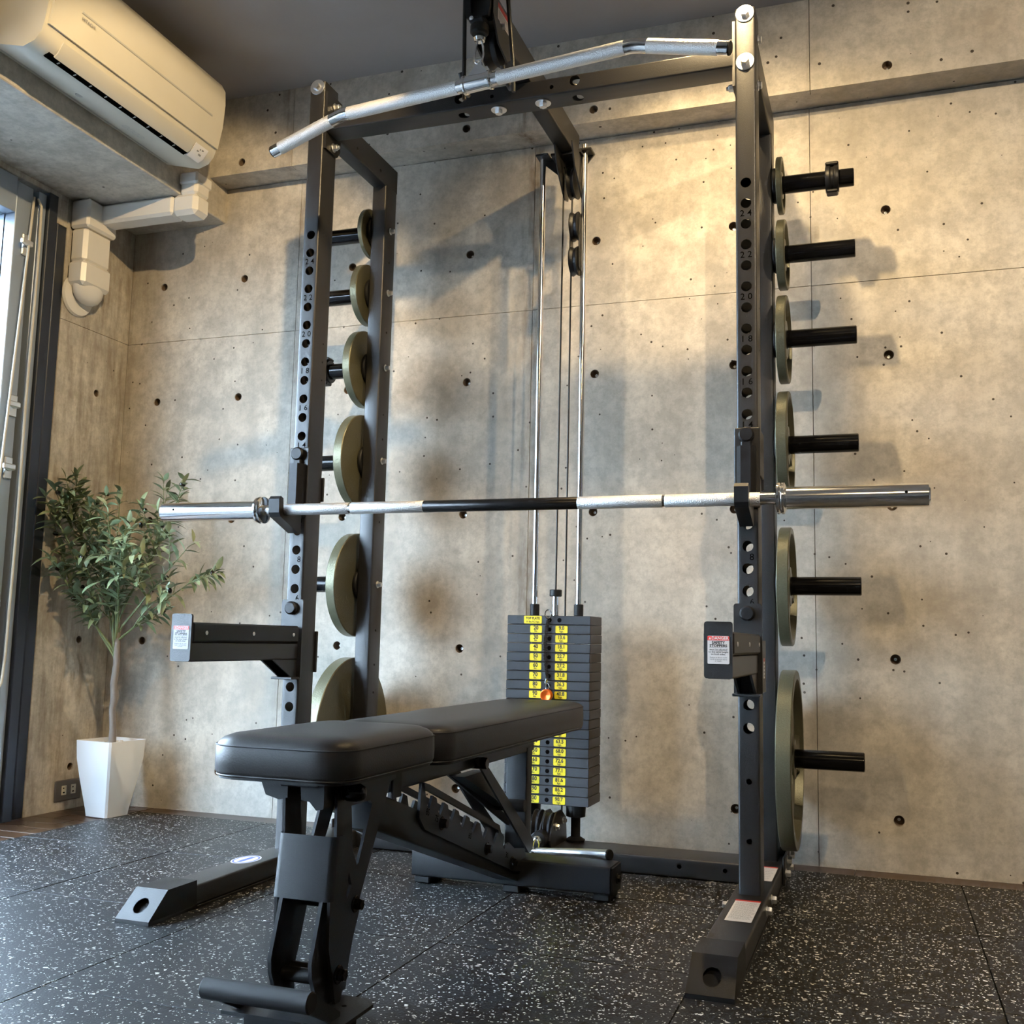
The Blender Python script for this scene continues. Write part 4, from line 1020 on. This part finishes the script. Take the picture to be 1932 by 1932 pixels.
# back pad frame and support
MB().tube((bx, -0.700, 0.3430), Y, X, 0.80, 0.054, 0.055, 0.004).build('back_frame', MB2, bench)
MB().box(bx + .027, bx + .031, -0.695, -0.660, 0.305, 0.37, 0.001).build('frame_end', M['rubberb'], bench)
MB().tube((bx + .002, 0.066, 0.092), Z, X, 0.235, 0.053, 0.042, 0.004).build('support_post', MB2, bench)
for xx in (bx - .0395, bx + .0345):
    MB().prism([(-0.322, 0.336), (-0.268, 0.336), (-0.262, 0.322), (0.072, 0.112), (0.066, 0.090), (0.040, 0.086)], [], (xx, 0, 0), Y, Z, 0.005).build('support_strut', MB2, bench)
MB().cyl((bx - .035, -0.288, 0.325), (bx + .052, -0.288, 0.325), 0.012, 18).build('pivot_bolt', M['gloss'], bench)
MB().cyl((bx - .036, -0.045, 0.206), (bx + .056, -0.045, 0.206), 0.0140, 20).build('cross_pin', M['rubberb'], bench)
MB().prism([(-0.345, 0.306), (-0.325, 0.312), (0.055, 0.160), (0.05, 0.142)], [], (bx - .020, 0, 0), Y, Z, 0.006).build('link_bar', MB2, bench)
MB().prism([(-0.330, 0.300), (-0.20, 0.300), (-0.055, 0.222), (-0.070, 0.206)], [], (bx - .012, 0, 0), Y, Z, 0.030).build('strut_plate', MB2, bench)
# rear floor bar
MB().tube((-0.220, 0.046, 0.047), X, Y, 0.486, 0.090, 0.060, 0.005).build('rear_foot_bar', MB2, bench)
for xx in (-0.195, 0.030, 0.245): MB().box(xx - .02, xx + .02, 0.006, 0.086, 0.0, 0.0175, 0.003).build('foot_pad', M['rubberb'], bench)
MB().box(0.2665, 0.2715, 0.004, 0.088, 0.015, 0.076, 0.002).bolt((0.2715, 0.05, 0.045), X, 0.012, 0.009, 0.006).build('end_cap', M['rubberb'], bench)

# ------------------------------------------------------------------ air conditioner
ac = thing('air_conditioner', 'cream wall mounted air conditioner on the concrete beam', 'air conditioner')
AY0, AY1 = -0.425, 0.310
acp = [(BX + .001, 2.335), (-1.135, 2.335), (-1.112, 2.322), (-1.100, 2.285), (-1.104, 2.20), (-1.120, 2.108), (-1.128, 2.086), (-1.146, 2.066), (-1.182, 2.055), (BX + .001, 2.086)]
MB().prism([(p[0], p[1]) for p in acp], [], (0, AY1, 0), X, Z, AY1 - AY0).build('body', M['acw'], ac, smooth=40)
fpn = [(-1.128, 2.333), (-1.110, 2.3255), (-1.0955, 2.300), (-1.0925, 2.255), (-1.098, 2.18), (-1.1125, 2.110), (-1.1195, 2.111), (-1.104, 2.19), (-1.100, 2.285), (-1.112, 2.320)]
fp_ = MB().prism(fpn, [], (0, AY1 - .002, 0), X, Z, AY1 - AY0 - .012).build('front_panel', M['acw'], ac, smooth=40)
gv = MB(); gv.box(-1.0985, -1.0950, AY0 + .10, AY1 - .06, 2.1890, 2.1965, 0.0015)
gv.build('panel_groove', M['acg'], fp_)
tx = MB(); tx.text('HITACHI', 0.0125, (-1.0968, AY0 + .128, 2.176), Y, Vector((0.085, 0, .996)), bold=.02); tx.build('lettering', M['ink2'], fp_, smooth=0)
# discharge flap and slot on the lower curve
fpf = [(-1.1255, 2.0925), (-1.1435, 2.0660), (-1.1455, 2.0610), (-1.1410, 2.0630), (-1.1240, 2.0885)]
MB().prism([(-1.1228, 2.0945), (-1.1405, 2.0670), (-1.150, 2.0610), (-1.1480, 2.0570), (-1.1370, 2.0640), (-1.1190, 2.0925)], [], (0, 0.205, 0), X, Z, 0.205 + .355).build('flap', M['acw'], ac, smooth=40)
MB().prism([(-1.1500, 2.0660), (-1.1520, 2.0600), (-1.1680, 2.0560), (-1.170, 2.064)], [], (0, 0.212, 0), X, Z, 0.212 + .37).build('outlet_slot', M['dark'], ac)
for k in range(9):
    yy = -0.33 + k * .06
    MB().box(-1.163, -1.1545, yy, yy + .003, 2.0565, 2.0605, 0).build('vane', M['acg'], ac)
cpn = MB(); cpn.prism([(-1.1240, 2.0915), (-1.1430, 2.0660), (-1.1600, 2.0575), (-1.1590, 2.0555), (-1.1410, 2.0640), (-1.1220, 2.0905)], [], (0, 0.275, 0), X, Z, 0.062)
cpn.build('display_panel', M['white'], ac)
dn = Vector((-.55, 0, -.83)).normalized()
MB().box(-1.1355, -1.132, 0.232, 0.240, 2.073, 2.077, 0).box(-1.1395, -1.136, 0.245, 0.256, 2.0665, 2.071, 0).box(-1.130, -1.1265, 0.25, 0.257, 2.080, 2.084, 0).box(-1.1305, -1.127, 0.240, 0.244, 2.079, 2.083, 0).build('indicator', M['ink2'], ac)
us_ = MB(); us_.text('OOOII', 0.03, (-1.225, 0.06, 2.0645), Y, Vector((1, 0, -.25)).normalized(), bold=-.01); us_.build('underside_mark', M['acg'], ac, smooth=0) if False else None
ud = Vector((0.971, 0, -0.240))
rc = MB()
for i in range(4): rc.prism(rrect(i * .022 - .04, i * .022 - .024, -.012, .012, .006, 3), [rrect(i * .022 - .0375, i * .022 - .0265, -.0095, .0095, .004, 3)], Vector((-1.235, 0.06, 2.0675)), Y, ud, 0)
rc.build('recycling_mark', M['acg'], ac, smooth=0)
MB().cyl((-1.24, -0.16, 2.0712), (-1.24, -0.16, 2.0685), 0.011, 18, .0005).build('screw_cover', M['acg'], ac)
MB().box(-1.290, -1.286, AY0 + .02, AY1 - .02, 2.081, 2.083, 0).build('seam_line', M['acg'], ac)

# pipe cover duct
du = thing('pipe_duct', 'white plastic pipe cover running from the air conditioner to the left wall', 'duct')
def cham(x0, x1, y0, y1, z0, z1, c=0.008): return MB().box(x0, x1, y0, y1, z0, z1, c)
cham(BX + .001, -1.236, 0.376, 0.452, 2.010, 2.082, 0.010).build('upper_cover', M['pvc'], du)
cham(BX + .001, -1.2325, 0.371, 0.456, 2.046, 2.086, 0.006).build('upper_sleeve', M['pvc'], du)
cham(-1.330, -1.2335, 0.374, 0.454, 1.944, 2.0165, 0.014).build('elbow_cover', M['pvc'], du)
cham(XL + .001, -1.328, 0.378, 0.450, 1.950, 2.0165, 0.009).build('horizontal_cover', M['pvc'], du)
cham(XL + .001, -1.612, 0.316, 0.458, 1.918, 2.0165, 0.008).build('corner_cover', M['pvc'], du)
cham(XL + .001, -1.622, 0.322, 0.448, 1.800, 1.922, 0.012).build('vertical_cover', M['pvc'], du)
cham(XL + .001, -1.616, 0.316, 0.452, 1.720, 1.806, 0.012).build('end_sleeve', M['pvc'], du)
el = MB(); el.lathe([(0.058, -.012), (0.060, 0.0), (0.055, 0.022), (0.042, 0.040), (0.022, 0.051), (0.004, 0.054)], (0, 0, 0), -Z, 24)
el.v = [(v[0] * .60, v[1] * 1.05, v[2]) for v in el.v]
el.v = [(v[0] - 1.654, v[1] + .384, v[2] + 1.722) for v in el.v]; el.build('wall_elbow', M['pvc'], du)
MB().lathe([(0.068, 0.0005), (0.070, 0.004), (0.066, 0.012), (0.050, 0.016)], (XL, 0.372, 1.700), X, 28).build('wall_flange', M['pvc'], du)

# outlet
ot = thing('wall_outlet', 'grey metal double socket low on the wall behind the planter', 'outlet')
MB().box(XL + .0003, XL + .007, 0.432, 0.552, 0.026, 0.094, 0.003).build('cover_plate', M['outletm'], ot)
for yy in (0.470, 0.512):
    sk = MB().box(XL + .0065, XL + .0095, yy - .011, yy + .011, 0.046, 0.076, 0.001).build('socket', M['ivory'], ot)
    MB().box(XL + .009, XL + .0099, yy - .006, yy - .001, 0.066, 0.070, 0).box(XL + .009, XL + .0099, yy - .006, yy + .002, 0.052, 0.056, 0).build('slots', M['dark'], sk)

# ------------------------------------------------------------------ potted olive tree
tr = thing('potted_olive_tree', 'small olive tree in a tall white tapered pot in the corner', 'plant', loc=(-1.485, 0.445, 0.0))
PX, PYt = -1.485, 0.445; ang = math.radians(-52)
def sq(h, rr, c=0.006):
    out = []
    for k in range(4):
        a = ang + PI / 2 * k
        e = Vector((-math.sin(a), math.cos(a), 0)); p = Vector((rr * math.cos(a), rr * math.sin(a), h))
        i = -Vector((math.cos(a), math.sin(a), 0)) * c * .7
        out += [p + i - e * c * .7, p + i + e * c * .7]
    return out
pot = MB(); R0, R1 = 0.066, 0.108
prf = [(0.0, R0), (0.02, R0 * 1.05), (0.06, R0 * 1.19), (0.12, R0 * 1.40), (0.18, R1 * .965), (0.236, R1)]
lo = [sq(h, r) for h, r in prf] + [sq(0.236, R1 - .007), sq(0.205, R1 - .013)]
pot.loft(lo).build('pot', M['pot'], tr, smooth=20)
pb = MB()
for _ in range(150):
    u, v = random.uniform(-1, 1), random.uniform(-1, 1); s = (R1 - .020) / math.sqrt(2)
    ca, sa = math.cos(ang + PI / 4), math.sin(ang + PI / 4)
    x_, y_ = (u * ca - v * sa) * s, (u * sa + v * ca) * s; r_ = random.uniform(.005, .009)
    pb.lathe([(r_ * .3, -r_ * .7), (r_, -r_ * .1), (r_ * .8, r_ * .5), (r_ * .2, r_ * .75)], (x_, y_, 0.2105 + random.uniform(0, .012)), (random.uniform(-.3, .3), random.uniform(-.3, .3), 1), 7)
pb.build('pebbles', M['pebble'], tr, smooth=60, kind='stuff')
tp = [(0.004, 0, .205), (0.002, 0, .27), (-0.006, 0, .335), (-0.001, .004, .37), (-0.006, 0, .41), (0.0, 0, .48), (-0.004, 0, .55), (-0.008, -0.002, .60), (-0.016, -.004, .66), (-0.02, -.006, .74)]
MB().sweep(tp, [0.0125, 0.0105, 0.0105, 0.0135, 0.0115, 0.0105, 0.0105, 0.011, 0.008, 0.006], 10).build('trunk', M['bark'], tr, smooth=60)
# leaf mesh: lanceolate, folded, curled
def leaf_mesh(name, L, W, curl):
    vs = []; fs = []
    prof = [(0, .10), (.18, .62), (.42, 1.0), (.68, .82), (.88, .40), (1, 0.03)]
    for t, w in prof:
        y = L * t; z = -curl * L * t * t
        vs += [(-W * w, y, z + W * w * .35), (0, y, z), (W * w, y, z + W * w * .35)]
    for k in range(len(prof) - 1):
        a = k * 3; fs += [(a, a + 1, a + 4, a + 3), (a + 1, a + 2, a + 5, a + 4)]
    return vs, fs
rl = random.Random(21)
branches = []
def branch(start, d, L, r, n=9, lift=0.25, nm='branch'):
    p = Vector(start); d = Vector(d).normalized(); pts = [p.copy()]
    for i in range(n):
        d = (d + Vector((rl.uniform(-.10, .10), rl.uniform(-.10, .10), lift * .10 * (1 - i / n)))).normalized()
        p = p + d * (L / n)
        wx, wy = PX + p.x, PYt + p.y
        if wx < XL + .045: p.x = XL + .045 - PX; d.x = abs(d.x) * .2
        if wy > DW - .045: p.y = DW - .045 - PYt; d.y = -abs(d.y) * .2
        pts.append(p.copy())
    branches.append((pts, r))
    return pts
heads = []
top = Vector((-0.008, -0.002, .535))
specs = [(-0.62, -0.30, 0.95, .38), (-0.40, -0.45, 1.05, .38), (0.62, 0.0, .85, .42), (0.85, -.22, .82, .40), (0.15, -.35, 1.5, .45), (-0.15, 0.05, 1.6, .48), (-0.35, -.22, 1.5, .46), (0.40, 0.06, 1.2, .43), (-0.55, -.35, .75, .30), (0.30, -.45, .95, .36), (0.02, -.1, 1.6, .52), (-0.25, -.35, 1.3, .44), (0.95, -.05, .60, .36), (-.5, -.2, 1.2, .42)]
for i, (dx, dy, dz, L) in enumerate(specs):
    st_ = top + Vector((0, 0, rl.uniform(-.07, .12)))
    pts = branch(st_, (dx, dy, dz), L, 0.0042)
    for q in range(5):
        k = rl.randint(2, 8); d0 = (pts[k] - pts[k - 1]).normalized()
        branch(pts[k], d0 + Vector((rl.uniform(-.9, .9), rl.uniform(-1.0, .5), rl.uniform(-.25, .6))), rl.uniform(.09, .16), 0.0022, 6)
for pts, r in branches:
    k = len(pts)
    MB().sweep(pts, [r * (1 - .7 * i / (k - 1)) for i in range(k)], 6).build('branch', M['twig'] if r < .004 else M['twig'], tr, smooth=60)
places = []
for pts, r in branches:
    tot = len(pts); st0 = 3 if r > .004 else 1
    f = st0
    while f < tot - .2:
        i = min(int(f), tot - 2); p = pts[i].lerp(pts[i + 1], f - i); d = (pts[i + 1] - pts[i]).normalized()
        o1 = d.orthogonal().normalized(); a0 = rl.uniform(0, 2 * PI)
        for s in (0, PI):
            o = Matrix.Rotation(a0 + s + rl.uniform(-.4, .4), 3, d) @ o1
            places.append((p, (d * rl.uniform(.5, 1.0) + o).normalized()))
        f += rl.uniform(.65, 1.05) if r > .004 else rl.uniform(.9, 1.45)
    places.append((pts[-1], (pts[-1] - pts[-2]).normalized()))
camp = Vector((0.85135, -2.37985, .58104)) - Vector((PX, PYt, 0))
def ok(p, d, L):
    e = p + d * L
    return PX + e.x > XL + .012 and PYt + e.y < DW - .012
places = [q for q in places if ok(q[0], q[1], .058)]
places.sort(key=lambda q: (q[0] - camp).length)
variants = []
for L, W, c in ((.052, .0085, .35), (.046, .0095, .15), (.058, .0085, .55)):
    vs, fs = leaf_mesh('leaf', L, W, c); variants.append((vs, fs))
protos = []
fol = MB()
tr_n = 0
for idx, (p, d) in enumerate(places):
    v = variants[rl.randint(0, 2)]; vi = variants.index(v)
    y_ = d; up = Vector((rl.uniform(-.5, .5), rl.uniform(-.5, .5), 1)); x_ = y_.cross(up).normalized(); z_ = x_.cross(y_)
    s = rl.uniform(.75, 1.1)
    m = Matrix(((x_.x, y_.x, z_.x, p.x), (x_.y, y_.y, z_.y, p.y), (x_.z, y_.z, z_.z, p.z), (0, 0, 0, 1))) @ Matrix.Scale(s, 4)
    if idx < 298:
        if len(protos) <= 2 and not any(vi == a for a, b in protos):
            o = MB().add(*v).build('leaf', M['leaf'], tr, smooth=60); protos.append((vi, o))
        else:
            o = [b for a, b in protos if a == vi][0].copy(); COL.objects.link(o); o.parent = tr
        o.matrix_local = m
    else: fol.add(v[0], v[1], 0, m)
if fol.v: fol.build('foliage', M['leaf'], tr, smooth=60, kind='stuff')
tips = [pts for pts, r in branches if r < .004]
oproto = None
for pts in rl.sample(tips, 22):
    p = pts[-1] + Vector((rl.uniform(-.008, .008), rl.uniform(-.008, .008), rl.uniform(-.004, .01)))
    if oproto is None:
        oproto = MB().lathe([(0.001, -.0105), (0.005, -.008), (0.0072, 0), (0.005, .008), (0.001, .0105)], (0, 0, 0), Z, 12).build('olive', M['olive'], tr, smooth=80); o = oproto
    else: o = oproto.copy(); COL.objects.link(o); o.parent = tr
    o.location = p; o.rotation_euler = (rl.uniform(0, 3), rl.uniform(0, 3), 0)
